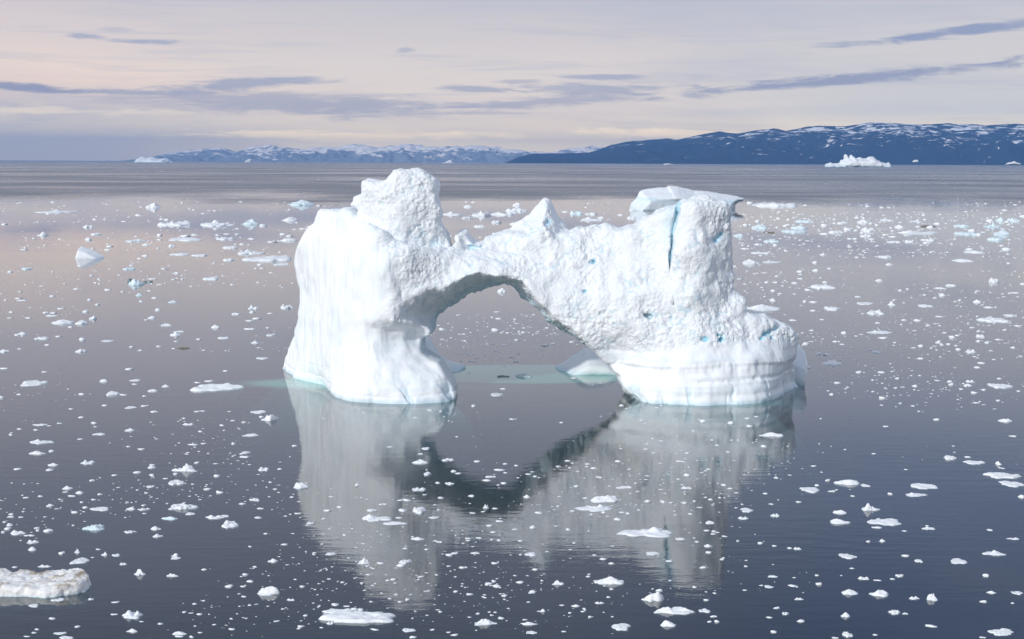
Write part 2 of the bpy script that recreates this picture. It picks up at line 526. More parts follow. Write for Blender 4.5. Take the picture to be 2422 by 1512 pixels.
def range_mesh(name, sky_pts, Y, front, back, nx, nt, mat, rough, seed, foot):
    us = np.linspace(sky_pts[0][0], sky_pts[-1][0], nx)
    vs = np.interp(us, [p[0] for p in sky_pts], [p[1] for p in sky_pts])
    xz = np.array([at_depth(u, v, Y) for u, v in zip(us, vs)])
    ts = np.concatenate([np.linspace(0, 1, nt), np.linspace(1, 1.5, nt // 3)[1:]])
    Ln = Lat(seed)
    Tg, Xg = np.meshgrid(ts, xz[:, 0], indexing='ij')
    Hr = np.maximum(xz[:, 1], 5.0)[None]
    Yg = np.where(Tg <= 1, Y - front * (1 - Tg), Y + back * (Tg - 1) / 0.5)
    prof = np.where(Tg <= 1, foot * np.minimum(Tg * 4, 1) + (1 - foot) * Tg ** 1.35, 1 - (Tg - 1) * 1.9)
    prof[0] = -0.05
    s = rough[0]
    n = np.abs(fbm(Xg / s, Yg / s * 0.8, Xg * 0, Ln, 5, 0.55))
    n2 = fbm(Xg / s * 4.1, Yg / s * 3.3, Xg * 0 + 3, Ln, 4, 0.55)
    env = np.clip(Tg * 5, 0, 1) * np.clip(1.0 - Tg, 0, 1) ** 0.6
    Z = Hr * (prof + env * (rough[1] * (0.45 - n) + rough[2] * n2))
    # small crags on the skyline itself
    Z = Z + Hr * (rough[3] if len(rough) > 3 else 0.025) * fbm(Xg / s * 9, Yg / s * 9, Xg * 0, Ln, 2) * (Tg > 0.5)
    V = np.stack([Xg, Yg, Z], -1).reshape(-1, 3)
    a = np.arange(len(ts) * nx).reshape(len(ts), nx)
    Q = np.stack([a[:-1, :-1], a[:-1, 1:], a[1:, 1:], a[1:, :-1]], -1).reshape(-1, 4)
    return new_mesh(name, V, Q, mat)

SKY_R = [(1195, 385), (1210, 379), (1225, 372), (1260, 364), (1330, 363), (1390, 362), (1420, 352), (1445, 342), (1500, 334), (1540, 332), (1575, 328),
         (1600, 331), (1650, 320), (1700, 312), (1740, 316), (1790, 308), (1830, 304), (1860, 308), (1900, 300), (1950, 298), (2000, 300),
         (2040, 291), (2085, 289), (2150, 292), (2200, 296), (2260, 293), (2330, 297), (2400, 294), (2520, 296), (2700, 310)]
SKY_F = [(300, 386), (380, 372), (400, 362), (450, 357), (500, 352), (525, 350), (545, 356), (560, 359), (590, 349), (640, 346), (680, 350), (720, 353), (760, 347),
         (800, 349), (830, 344), (870, 345), (900, 349), (950, 343), (1000, 346), (1040, 348), (1090, 345), (1130, 345), (1170, 350), (1220, 354), (1255, 360),
         (1300, 360), (1340, 353), (1380, 349), (1420, 347), (1450, 352), (1500, 360), (1700, 370)]
hills = link('hills', range_mesh('hills', SKY_R, 46000.0, 8000.0, 6000.0, 700, 90,
             rock_material('hazy_hill_rock', (0.020, 0.038, 0.068), (0.92, 0.92, 0.92), 0.0058, 100, 1350, (0.585, 0.17)), (4200.0, 0.75, 0.20), 21, 0.10))  # rock colour has part of the distant blue haze painted in
tag(hills, kind='structure')
mts = link('mountains', range_mesh('mountains', SKY_F, 57000.0, 4000.0, 6000.0, 800, 70,
           rock_material('mountain_rock', (0.20, 0.24, 0.29), (0.97, 0.92, 0.88), 0.0019, 40, 760, (0.485, 0.26), (0.6, 1, 1.2)), (2600.0, 0.85, 0.20, 0.09), 33, 0.06))
tag(mts, kind='structure')
# ------------------------------------------------------------------ the arched iceberg
def pl(pts, Yd=None):
    """measured outline points (u, v[, Y]) -> (x, z) metres at their own distance"""
    return [at_depth(p[0], p[1], p[2] if len(p) > 2 else Yd) for p in pts]

OUTLINE = [(690, 1010, 262), (690, 905, 262), (668, 895, 268), (659, 883, 272), (660, 866, 272), (680, 838, 268), (694, 810, 264), (704, 756, 260), (711, 693, 259),
    (709, 678, 259), (699, 654, 258), (693, 613, 257), (699, 583, 256), (713, 560, 255), (736, 537, 254), (740, 549, 254), (743, 530, 253),
    (748, 505, 252), (756, 499, 252), (777, 499, 251), (796, 498, 249), (809, 495, 248), (823, 496, 247), (850, 515, 245), (880, 535, 242), (905, 545, 241), (930, 562, 241), (965, 578, 241), (1000, 588, 241),
    (1040, 590, 242), (1062, 592, 244), (1076, 582, 246), (1084, 566, 247), (1083, 556, 247), (1090, 550, 247), (1101, 551, 247), (1106, 562, 247), (1122, 572, 247),
    (1142, 573, 247), (1150, 562, 247), (1160, 564, 247), (1172, 556, 247), (1190, 548, 247), (1220, 546, 247), (1300, 560, 247), (1345, 552, 247), (1364, 545, 246), (1393, 541, 245), (1421, 543, 245),
    (1430, 531, 245), (1444, 537, 244), (1459, 543, 244), (1479, 543, 243), (1507, 534, 243), (1530, 518, 242), (1559, 507, 242), (1588, 492, 241), (1609, 485, 240), (1613, 477, 239),
    (1642, 475, 239), (1662, 472, 239), (1685, 474, 239), (1699, 478, 239), (1714, 473, 240), (1722, 486, 240), (1733, 512, 240), (1735, 575, 240), (1729, 604, 240), (1731, 633, 240), (1728, 690, 241),
    (1734, 697, 242), (1750, 706, 243), (1752, 738, 243), (1776, 741, 243), (1805, 744, 243), (1834, 764, 243), (1868, 779, 243), (1890, 800, 243), (1884, 825, 244), (1880, 854, 246),
    (1884, 885, 250), (1891, 918, 251), (1891, 1010, 251)]
HOLE = [(1070, 1012, 233), (1066, 962, 233), (1079, 930, 236), (1062, 890, 239), (1041, 853, 241), (1012, 834, 243), (1001, 826, 243), (1003, 797, 244), (1022, 784, 245), (1028, 770, 245), (1027, 762, 245),
    (1038, 748, 246), (1049, 742, 246), (1065, 724, 246), (1087, 705, 247), (1114, 691, 247), (1141, 681, 247), (1174, 673, 247), (1200, 671, 247), (1216, 675, 247), (1226, 685, 247), (1237, 703, 247),
    (1261, 727, 247), (1278, 740, 247), (1298, 760, 247), (1341, 788, 247), (1376, 808, 247), (1410, 834, 247), (1433, 855, 247), (1447, 877, 246), (1458, 905, 242), (1476, 934, 238), (1497, 955, 234), (1510, 1012, 233)]
FRONT = [(660, 870, 274), (695, 900, 257), (680, 840, 266), (700, 650, 260), (702, 760, 261), (705, 580, 256), (712, 690, 259), (740, 520, 254), (740, 650, 251.5), (740, 760, 250.5), (735, 850, 252), (745, 905, 252), (765, 912, 249.5),
    (790, 505, 249), (790, 650, 245), (790, 760, 243), (790, 850, 241), (785, 930, 237.5), (850, 540, 242), (850, 650, 238.5), (850, 760, 236.5), (850, 860, 235.5), (850, 920, 232.8), (820, 948, 233),
    (890, 565, 236.8), (905, 650, 234.8), (885, 735, 234.8), (950, 600, 235.3), (950, 700, 236.2), (930, 760, 233.8), (980, 758, 235.5), (880, 762, 234.6), (930, 783, 237.6), (880, 780, 236.2), (985, 785, 240), (930, 803, 237.8), (980, 805, 239.6), (930, 838, 236.3), (930, 885, 233.2), (930, 950, 231), (990, 890, 233), (1040, 900, 233.5), (1040, 950, 231.2), (1075, 930, 235), (1000, 840, 238.5),
    (1000, 620, 236.6), (1000, 700, 236.3), (1020, 745, 237.5), (1060, 610, 239), (1060, 680, 237), (1100, 590, 244), (1130, 640, 237.5), (1180, 590, 243), (1180, 650, 236.6),
    (1240, 600, 241), (1240, 680, 236.8), (1290, 710, 237), (1300, 600, 241), (1350, 590, 241), (1350, 700, 238), (1400, 560, 244), (1400, 780, 237), (1430, 700, 237), (1430, 600, 241), (1500, 560, 241.5), (1500, 700, 237), (1500, 790, 235.6),
    (1560, 530, 240.5), (1570, 600, 239), (1580, 670, 238), (1585, 740, 237), (1608, 500, 237.5), (1606, 600, 235.3), (1618, 700, 234.8), (1640, 500, 237), (1640, 600, 235.5), (1700, 500, 239), (1700, 600, 238.2), (1730, 560, 241.5), (1650, 700, 235.3), (1720, 700, 240),
    (1650, 760, 235), (1730, 760, 237.5), (1800, 785, 239), (1880, 805, 243), (1700, 810, 234.3), (1600, 810, 234.4), (1560, 850, 234), (1460, 850, 240.5), (1470, 900, 237.5), (1500, 940, 234.3),
    (1650, 850, 233), (1750, 850, 233.6), (1850, 850, 239), (1550, 950, 230.8), (1650, 955, 230), (1750, 955, 230.6), (1820, 945, 232.5), (1850, 895, 241.5), (1842, 942, 237), (1868, 895, 246), (1866, 928, 243.5), (1887, 905, 250.5), (1600, 900, 231.8), (1700, 900, 231.4)]

def build_iceberg():
    h = 0.28
    x0, x1, y0, y1, z0, z1 = -50.0, 60.0, 226.0, 290.0, -4.0, 42.0
    xs = np.arange(x0, x1, h); ys = np.arange(y0, y1, h); zs = np.arange(z0, z1, h)
    X2, Z2 = np.meshgrid(xs, zs, indexing='ij')
    rough_n = fbm(X2 * 0.35, Z2 * 0.35, X2 * 0, L3, 4) * 0.28
    out = poly_sd(X2, Z2, pl(OUTLINE)) + rough_n
    hole = poly_sd(X2, Z2, pl(HOLE)) + rough_n * 0.8
    fpts = [at_depth(u, v, Y) for (u, v, Y) in FRONT]
    front = rbf(fpts, [p[2] for p in FRONT], 0.4)(X2, Z2)
    front = np.clip(front, 229, 282)
    front = front + fbm(X2 * 0.16, Z2 * 0.13, X2 * 0 + 4, L2, 3) * 0.7
    gx, gz = np.gradient(front, h)
    fn = np.sqrt(1 + gx ** 2 + gz ** 2)
    ridge = np.interp(xs, [-46, -36, -30, -22, -10, 0, 10, 20, 30, 42, 52], [270, 261, 256, 249, 250, 251, 250, 249, 246, 246, 250])
    back = np.interp(xs, [-46, -36, -25, -10, 60], [287, 286, 280, 262, 262])
    f32 = np.float32
    Y = ys[None, :, None].astype(f32)
    over = np.maximum(Y - ridge[:, None, None].astype(f32), 0)
    o3 = out[:, None, :].astype(f32) + 0.42 * over
    fd = ((front[:, None, :].astype(f32) - Y) / fn[:, None, :].astype(f32))
    S = smax(o3, fd, f32(1.1))
    S = np.maximum(S, Y - back[:, None, None].astype(f32))
    # the tall rear tower on the left
    TL = [(835, 700), (838, 500), (823, 486), (831, 479), (830, 470), (845, 460), (848, 442), (859, 434), (881, 429), (913, 428), (940, 407), (968, 402), (993, 401), (1014, 411), (1030, 426),
          (1035, 445), (1031, 461), (1029, 488), (1040, 521), (1054, 559), (1062, 592), (1066, 640), (1060, 700)]
    tl = poly_sd(X2, Z2, pl(TL, 241)) + rough_n * 1.3
    tfp = [(840, 450, 245), (840, 520, 244), (880, 450, 241), (890, 520, 239.5), (960, 420, 240.5), (950, 480, 238.6), (950, 540, 238), (1010, 440, 240.5), (1010, 500, 239.6), (1030, 560, 240.5), (1050, 570, 242), (930, 600, 238), (1000, 600, 240.5), (850, 640, 246)]
    tf = 1.3 + rbf([at_depth(*p) for p in tfp], [p[2] for p in tfp], 0.4)(X2, Z2) + fbm(X2 * 0.2, Z2 * 0.2, X2 * 0 + 9, L2, 3) * 0.7
    S = smin(S, smax(tl[:, None, :].astype(f32) + 0.4 * np.maximum(Y - 249.5, 0), np.maximum(tf[:, None, :].astype(f32) - Y, Y - 258), f32(1.0)), f32(0.6))
    # the pyramid behind the arch and a few smaller lumps
    def peak(S, pts, Yr, kf, kb, yf, yb, k=0.8, r=0.6):
        d = poly_sd(X2, Z2, pl(pts, Yr)) + rough_n * r
        e = d[:, None, :].astype(f32) + f32(kf) * np.maximum(Yr - Y, 0) + f32(kb) * np.maximum(Y - Yr, 0)
        e = np.maximum(e, np.maximum(yf - Y, Y - yb))
        return smin(S, e, f32(k))
    S = peak(S, [(1170, 640), (1182, 562), (1210, 541), (1243, 514), (1262, 495), (1277, 478), (1290, 468), (1298, 470), (1305, 481), (1323, 518), (1347, 552), (1385, 595), (1380, 640)], 249.5, 0.42, 0.6, 242, 257, 0.5)
    S = peak(S, [(1400, 560), (1420, 545), (1430, 530), (1446, 538), (1470, 546), (1480, 570)], 245.5, 0.5, 0.6, 242, 250, 0.4)
    S = peak(S, [(1180, 600), (1190, 560), (1230, 548), (1240, 600)], 246, 0.5, 0.5, 241, 251, 0.6)
    # hollow of the arch: wider towards the front so that the underside shows
    oh = hole[:, None, :].astype(f32)
    zl = at_depth(1000, 772, 243)[1]
    k = 0.17 + 0.20 * sstep(-X2, 2, 7)
    k = k * np.where(X2 < 0, sstep(Z2, zl - 1.0, zl + 2.5), 1.0) * (1 - 0.7 * sstep(X2, 10, 17))
    flare = k[:, None, :].astype(f32) * np.maximum(248.5 - Y, 0) + 0.45 * np.maximum(Y - (244 + 5.5 * sstep(Z2, 4, 11))[:, None, :].astype(f32), 0)
    wob = (fbm(X2 * 0.11, Z2 * 0.11, X2 * 0 + 2, L1, 2) * 0.8)[:, None, :].astype(f32)
    S = smax(S, -(oh - flare * (1 + 0.5 * wob)), f32(0.55))
    # crack down the right tower
    ck = [(1608, 486, 0.35), (1600, 515, 0.45), (1592, 555, 0.50), (1590, 590, 0.46), (1584, 630, 0.44), (1585, 660, 0.36), (1592, 700, 0.28), (1590, 725, 0.22), (1583, 768, 0.12)]
    cp = [(*at_depth(u, v, 237.5), w * 0.78) for u, v, w in ck]
    cd = np.full(X2.shape, 99.0)
    for (ax, az, wa), (bx, bz, wb) in zip(cp, cp[1:]):
        ex, ez = bx - ax, bz - az
        t = np.clip(((X2 - ax) * ex + (Z2 - az) * ez) / (ex * ex + ez * ez), 0, 1)
        cd = np.minimum(cd, np.sqrt((X2 - ax - ex * t) ** 2 + (Z2 - az - ez * t) ** 2) - (wa + (wb - wa) * t))
    cut = np.maximum((cd + 0.35 * rough_n)[:, None, :].astype(f32) + 0.13 * np.maximum(Y - front[:, None, :].astype(f32), 0), Y - front[:, None, :].astype(f32) - 4.5)
    S = np.maximum(S, -cut)
    # small melt pits
    rs = np.random.RandomState(5)
    pits = [(1532, 746, 0.55), (1524, 742, 0.4), (1660, 795, 0.45), (1690, 788, 0.4), (1695, 797, 0.6), (1701, 789, 0.4), (1810, 792, 0.6), (1822, 786, 0.5), (1835, 780, 0.45), (1826, 800, 0.4), (1842, 776, 0.4), (1800, 800, 0.35),
            (1112, 589, 0.45), (1124, 591, 0.45), (1137, 588, 0.4), (1296, 532, 0.45), (1292, 540, 0.4), (1301, 527, 0.4), (1383, 690, 0.3), (1405, 622, 0.45), (1700, 562, 0.4), (1694, 568, 0.4), (1706, 556, 0.35)]
    pitc = []
    for (u, v, r) in pits:
        px, pz = at_depth(u, v, 238.5)
        i = int((px - x0) / h); k = int((pz - z0) / h)
        col = S[i, :, k]
        j = int(np.argmax(col < 0))
        if col[j] >= 0: continue
        py = ys[j]
        r = r * 1.15
        a0, a1 = max(i - 9, 0), i + 10; b0, b1 = max(j - 9, 0), j + 10; c0, c1 = max(k - 9, 0), k + 10
        sx = slice(a0, a1); sy = slice(b0, b1); sz = slice(c0, c1)
        d = np.sqrt(((xs[sx, None, None] - px) / 1.25) ** 2 + ((ys[None, sy, None] - py) / 1.8) ** 2 + ((zs[None, None, sz] - pz) / 0.8) ** 2) - r
        S[sx, sy, sz] = np.maximum(S[sx, sy, sz], -d)
        pitc.append((px, py, pz, r))
    # coarse relief in a band around the surface
    band = np.argwhere(np.abs(S) < 2.0)
    bx = xs[band[:, 0]]; by = ys[band[:, 1]]; bz = zs[band[:, 2]]
    return S, (x0, y0, z0), h, front, hole, cd, xs, zs, band, bx, by, bz, pitc

t0 = time.time()
S, org, hh, FR, HO, CD, XS, ZS, band, bx, by, bz, PITS = build_iceberg()

# where the ice is broken and lumpy, where melt has smoothed it
zx = lambda u, v, Y: at_depth(u, v, Y)
left_edge = sorted([(at_depth(u, v, 238)[1], at_depth(u, v, 238)[0]) for u, v in [(835, 380), (838, 520), (880, 560), (925, 600), (930, 650), (915, 700), (890, 735), (872, 770), (1000, 785)]])
right_cut = sorted([at_depth(u, v, 235) for u, v in [(1300, 900), (1420, 838), (1480, 838), (1550, 835), (1650, 822), (1750, 815), (1880, 828), (1920, 828)]])
def rough_mask(x, y, z):
    le = np.interp(z, [p[0] for p in left_edge], [p[1] for p in left_edge])
    a = sstep(x - le, -1.4, 1.8)
    rc = np.interp(x, [p[0] for p in right_cut], [p[1] for p in right_cut])
    zc = np.where(x < -2, at_depth(930, 772, 236)[1], rc)
    b = sstep(z - zc, -1.0, 1.5)
    r = a * b
    return np.clip(r * (1 - 0.75 * sstep(y, 262, 266)), 0, 1)

rm = rough_mask(bx, by, bz)
dS = rm * (0.28 * billow(bx / 5.5, by / 5.5, bz / 5.5, L2, 2) + 0.16 * fbm(bx / 2.2, by / 2.2, bz / 2.2, L1, 2))
dS += (1 - rm) * 0.35 * fbm(bx / 5.0, by / 5.0, bz / 9.0, L3, 3)
S[tuple(band.T)] -= dS.astype(np.float32) * 0.8
V, Q = surface_nets(S, org, hh)
del S
# keep only the main body (drop loose flakes)
lab = np.arange(len(V))
for _ in range(400):
    m = lab[Q].min(1)
    new = lab.copy()
    for c in range(4): np.minimum.at(new, Q[:, c], m)
    new = new[new]
    if (new == lab).all(): break
    lab = new
main = np.bincount(lab).argmax()
keepv = lab == main
Q = Q[keepv[Q].all(1)]
rem = np.full(len(V), -1); rem[keepv] = np.arange(keepv.sum())
V = V[keepv]; Q = rem[Q]
# one light smoothing pass, then fine relief along the normals
for _ in range(2):
    acc = np.zeros_like(V); cn = np.zeros(len(V))
    for c in range(4):
        for d in (1, 3):
            for k in range(3): acc[:, k] += np.bincount(Q[:, c], V[Q[:, (c + d) % 4], k], len(V))
            cn += np.bincount(Q[:, c], minlength=len(V))
    V = 0.5 * V + 0.5 * acc / cn[:, None]
def subdivide(V, Q):
    E = np.concatenate([Q[:, [0, 1]], Q[:, [1, 2]], Q[:, [2, 3]], Q[:, [3, 0]]])
    Es = np.sort(E, 1)
    key = Es[:, 0].astype(np.int64) * len(V) + Es[:, 1]
    uq, inv = np.unique(key, return_inverse=True)
    mid = (V[uq // len(V)] + V[uq % len(V)]) / 2
    fc = V[Q].mean(1)
    n, m, e = len(V), len(Q), len(uq)
    ei = inv.reshape(4, m) + n
    ci = np.arange(m) + n + e
    Qn = np.concatenate([np.stack([Q[:, k], ei[k], ci, ei[(k + 3) % 4]], 1) for k in range(4)])
    return np.concatenate([V, mid, fc]), Qn
N = vert_normals(V, Q)
# the faces turned to the bay get the finer mesh
V, Q = subdivide(V, Q)
N = vert_normals(V, Q)
x, y, z = V.T
rm = rough_mask(x, y, z)
lump = billow(x / 2.3, y / 2.3, z / 2.3, L1, 2, 0.55)
lump2 = billow(x / 0.95, y / 0.95, z / 0.95, L3, 1)
flut = fbm(x / 1.3, y / 1.3, z / 11.0, L2, 3, 0.55)
soft = fbm(x / 3.2, y / 3.2, z / 2.2, L3, 2)
hx = -N[:, 1] * 0 + x
drips = fbm(x / 0.8, y / 0.8, z / 4.5, L1, 2)
patch = sstep(fbm(x / 6.0, y / 6.0, z / 6.0, L3, 2), -0.35, 0.55)
crk = fbm(x / 0.75, y / 0.75, z / 0.75, L2, 3, 0.6)
p2 = sstep(fbm(x / 3.5 + 9, y / 3.5, z / 3.5, L1, 2), -0.4, 0.6)
frac = np.abs(fbm(x / 4.2, y / 4.2, (z + 0.6 * x) / 5.5, L1, 3, 0.6))
d = rm * (0.30 * (0.4 - frac) + (0.03 + 0.12 * p2) * lump + (0.02 + 0.08 * patch) * lump2 + (0.03 + 0.13 * patch) * (0.35 - np.abs(crk)) + (0.02 + 0.03 * patch) * fbm(x / 0.33, y / 0.33, z / 0.33, L1, 2))
face = np.maximum(sstep(z, 9.5, 13), sstep(-x, 20, 26))
big = fbm(x / 7.0, y / 7.0, z / 4.0, L1, 3)
d += (1 - rm) * (face * (0.20 * flut + 0.06 * drips) + (1 - face) * (0.06 * flut + 0.22 * big) + 0.09 * soft + 0.02 * drips)
# melt lines and steps around the feet
wl = 0.35 * fbm(x / 9.0, y / 9.0, x * 0, L2, 2)
def ledge(zc, w, amt, m):
    return amt * np.exp(-((z + wl - zc) / w) ** 2) * m
right = sstep(x, 12, 16); leftf = sstep(-x, 4, 8)
for zc, w, amt in [(at_depth(1600, 903, 232)[1], 0.35, -0.32), (at_depth(1600, 938, 231)[1], 0.25, -0.12), (at_depth(1600, 872, 233)[1], 0.9, 0.28), (at_depth(1700, 845, 233)[1], 0.9, -0.16)]:
    d += ledge(zc, w, amt, right) * (0.4 + 0.5 * drips + 0.3 * soft)
for zc, w, amt in [(at_depth(930, 937, 231)[1], 0.22, -0.18), (at_depth(930, 908, 232)[1], 0.15, -0.07)]:
    d += ledge(zc, w, amt, leftf) * (0.6 + 0.5 * drips)
# melt runnels cut down the lowest metres, wave-worn strata and a lip on the right foot
foot = (1 - face) * (1 - rm)
hh2 = x + 0.35 * z + 0.8 * fbm(x / 3.0, y / 3.0, z / 3.0, L2, 2)
runn = fbm(hh2 / 1.7, y / 2.2, z / 14.0, L3, 2)
cutr = sstep(runn, 0.28, 0.62) * sstep(z, 4.2 + 1.6 * big, 1.0)
d -= 0.34 * foot * cutr
strat = fbm(x / 26.0, y / 26.0, z / 0.75 + 0.5 * wl, L1, 2)
d += 0.05 * foot * strat * sstep(x, 5, 15) + 0.03 * foot * strat
lipz = at_depth(1650, 872, 232)[1]
d += right * foot * (0.32 * sstep(z + wl, lipz - 0.25, lipz + 0.35) * sstep(z + wl, lipz + 3.2, lipz + 0.6)) * (0.75 + 0.5 * big)
lean = fbm((x + 0.9 * z) / 4.0, y / 6.0, (z - 0.9 * x) / 14.0, L2, 2)
d += leftf * foot * 0.22 * np.abs(lean) * sstep(z, 9, 6)
V = V + N * d[:, None]
# blue ice in crack, pits and lump hollows; blue shade painted into the hollows too
cdv = CD[np.clip(((x - org[0]) / hh).astype(int), 0, CD.shape[0] - 1), np.clip(((z - org[2]) / hh).astype(int), 0, CD.shape[1] - 1)]
frv = FR[np.clip(((x - org[0]) / hh).astype(int), 0, CD.shape[0] - 1), np.clip(((z - org[2]) / hh).astype(int), 0, CD.shape[1] - 1)]
hov = HO[np.clip(((x - org[0]) / hh).astype(int), 0, CD.shape[0] - 1), np.clip(((z - org[2]) / hh).astype(int), 0, CD.shape[1] - 1)]
blue = 0.58 * sstep(-cdv, -0.5, 0.05) * sstep(y - frv, 0.3, 1.2)
blue = np.maximum(blue, 0.32 * sstep(-cdv, -2.2, -0.2) * sstep(x - (CD.shape[0] * 0 + 27.2), 1.5, -1.0) * sstep(z, 24, 30))
for (px, py, pz, r) in PITS:
    q = np.sqrt((x - px) ** 2 + ((y - py) / 1.5) ** 2 + (z - pz) ** 2)
    blue = np.maximum(blue, 0.85 * sstep(q, r * 1.5, r * 0.8) * sstep(y - py, -0.2, 0.4))
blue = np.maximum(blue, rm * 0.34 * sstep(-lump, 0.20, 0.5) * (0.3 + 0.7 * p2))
blue = np.maximum(blue, 0.35 * sstep(-hov, -1.5, -0.2) * sstep(y - frv, 0.8, 2.5) * sstep(z, 5, 9))  # teal shade and water bounce under the arch, painted into the ice colour
blue = np.maximum(blue, (1 - rm) * 0.10 * sstep(flut, 0.0, 0.8) * (z > 8))
blue = np.maximum(blue, 0.30 * sstep(z, 0.9, 0.1))
blue = np.maximum(blue, foot * (0.26 * cutr + 0.10 * sstep(strat, 0.25, 0.8)))
berg = bpy.data.objects.new('arched_iceberg', None); C.objects.link(berg)
berg.location = (0, 245, 0)
tag(berg, 'huge white iceberg pierced by an arch, with two towers and a vertical blue crack', 'iceberg')
ctr = np.array([0, 245.0, 0])
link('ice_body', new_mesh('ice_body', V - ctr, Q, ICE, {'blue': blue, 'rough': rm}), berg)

# low smooth spurs of the same berg seen behind the arch and at the right end
def lump_mesh(name, pts, Yr, kf, kb, yr, box, h, mat, amp=0.3, ns=4.0, rv=0.15, bl=0.0, round_k=0.8, carve=None, grow=0.0):
    xs = np.arange(box[0], box[1], h); ys = np.arange(yr[0] - 3 * h, yr[1] + 3 * h, h); zs = np.arange(box[2], box[3], h)
    X2, Z2 = np.meshgrid(xs, zs, indexing='ij')
    d = poly_sd(X2, Z2, pts) - grow
    Yg = ys[None, :, None]
    e = d[:, None, :] + kf * np.maximum(Yr - Yg, 0) + kb * np.maximum(Yg - Yr, 0)
    S = smax(e, np.maximum(yr[0] - Yg, Yg - yr[1]), round_k)
    X3, Y3, Z3 = np.meshgrid(xs, ys, zs, indexing='ij')
    S = S - amp * fbm(X3 / ns, Y3 / ns, Z3 / ns, L3, 3)
    if carve is not None: S = smax(S, -carve(X3, Y3, Z3), h * 1.5)
    S[0] = S[-1] = 1; S[:, 0] = S[:, -1] = 1; S[:, :, 0] = S[:, :, -1] = 1
    V, Q = surface_nets(S, (xs[0], ys[0], zs[0]), h)
    z = V[:, 2]
    return V, Q

def add_spur(pts, Yr, kf, kb, yr, amp=0.25):
    p = pl(pts, Yr)
    xs_ = [a for a, b in p]; zs_ = [b for a, b in p]
    V, Q = lump_mesh('rear_spur', p, Yr, kf, kb, yr, (min(xs_) - 2, max(xs_) + 2, -3.0, max(zs_) + 2), 0.3, ICE, amp)
    z = V[:, 2]
    link('rear_spur', new_mesh('rear_spur', V - ctr, Q, ICE, {'blue': 0.3 * sstep(z, 1.0, 0.1), 'rough': z * 0 + 0.1}), berg)
add_spur([(960, 910), (960, 800), (1008, 791), (1020, 800), (1032, 818), (1040, 838), (1058, 851), (1090, 860), (1103, 867), (1098, 873), (1090, 910)], 272, 0.22, 0.3, (262, 282))
add_spur([(1300, 900), (1312, 867), (1330, 855), (1352, 842), (1382, 826), (1402, 826), (1440, 832), (1475, 850), (1500, 900)], 272, 0.25, 0.3, (263, 282))
add_spur([(1850, 960), (1860, 850), (1880, 820), (1888, 812), (1894, 822), (1896, 842), (1893, 862), (1887, 884), (1882, 912), (1882, 960)], 262, 0.10, 0.12, (250, 274), 0.15)

# ice just below the water: a shelf between the feet and a skirt on the left
def shelf(name, poly, ztop, slope, h=1.0, pad=14):
    P = np.array(poly)
    xs = np.arange(P[:, 0].min() - pad, P[:, 0].max() + pad, h); ys = np.arange(P[:, 1].min() - pad, P[:, 1].max() + pad, h)
    Xg, Yg = np.meshgrid(xs, ys, indexing='ij')
    d = poly_sd(Xg, Yg, poly) + 1.2 * fbm(Xg / 6, Yg / 6, Xg * 0, L2, 3)
    Z = ztop - slope * np.maximum(d, 0) - 0.05 * np.maximum(d, 0) ** 2 + 0.16 * fbm(Xg / 4, Yg / 4, Xg * 0, L1, 3) + 0.05 * np.minimum(d, 0) * 0
    Z = np.clip(Z, -20, -0.2)
    V = np.stack([Xg - ctr[0], Yg - ctr[1], Z], -1).reshape(-1, 3)
    a = np.arange(Xg.size).reshape(Xg.shape)
    Qs = np.stack([a[:-1, :-1], a[1:, :-1], a[1:, 1:], a[:-1, 1:]], -1).reshape(-1, 4)
    link(name, new_mesh(name, V, Qs, ICE, {'blue': Z.ravel() * 0, 'rough': Z.ravel() * 0 + 0.2}), berg)
shelf('submerged_shelf', [(-13, 253), (18, 252.5), (20, 258), (18, 275), (-14, 277)], -0.5, 1.0)
shelf('submerged_skirt', [(-41, 250), (-33, 246), (-27, 252), (-34, 259), (-42, 259)], -1.2, 0.35)
shelf('submerged_skirt', [(-28, 232.5), (-20, 230.6), (-10, 230.2), (-10, 236), (-28, 240)], -0.6, 1.3)
shelf('submerged_skirt', [(21, 232.5), (28, 229), (40, 229), (43, 231.5), (40, 240), (22, 240)], -0.5, 0.9)
print('iceberg verts', len(V), 'time', round(time.time() - t0, 1))
# ------------------------------------------------------------------ far and middle icebergs
def iceberg_from_outline(name, pts, Y, depth, h, label, amp=0.5, ns=6.0, kf=0.25, rough=0.4, mat=None, bl=0.2, under=1.0, band=None, carve=None, grow=0.0, turn=0.0):
    p = [at_depth(a, b, Y) for a, b in pts]
    zmax = max(q[1] for q in p)
    x_lo = min(q[0] for q in p); x_hi = max(q[0] for q in p)
    p = [(a, b if b > zmax * 0.12 else b - under) for a, b in p]
    V, Q = lump_mesh(name, p, Y, kf, 0.35, (Y - depth / 2, Y + depth / 2), (x_lo - 4 * h, x_hi + 4 * h, -under - 4 * h, zmax + 5 * h), h, None, amp, ns, round_k=depth * 0.08, carve=carve, grow=grow)
    N = vert_normals(V, Q)
    x, y, z = V.T
    V[:, 1] += turn * (V[:, 0] - (x_lo + x_hi) / 2)
    V = V + N * (rough * amp * billow(x / ns * 2.5, y / ns * 2.5, z / ns * 2.5, L1, 2))[:, None]
    bz = bl * sstep(z, zmax * 0.22, 0)
    if band: bz = np.maximum(bz, band(x, y, z))
    c = np.array([(x_lo + x_hi) / 2, Y, 0])
    o = link(name, new_mesh(name, V - c, Q, mat or FARICE, {'blue': bz, 'rough': z * 0 + rough}), None, c)
    tag(o, label, 'iceberg')
    return o

S2V = 3840 / 2421.0
def fromtile(pts, ox, oy, sc):
    return [((ox + a / sc) / S2V, (oy + b / sc) / S2V) for a, b in pts]

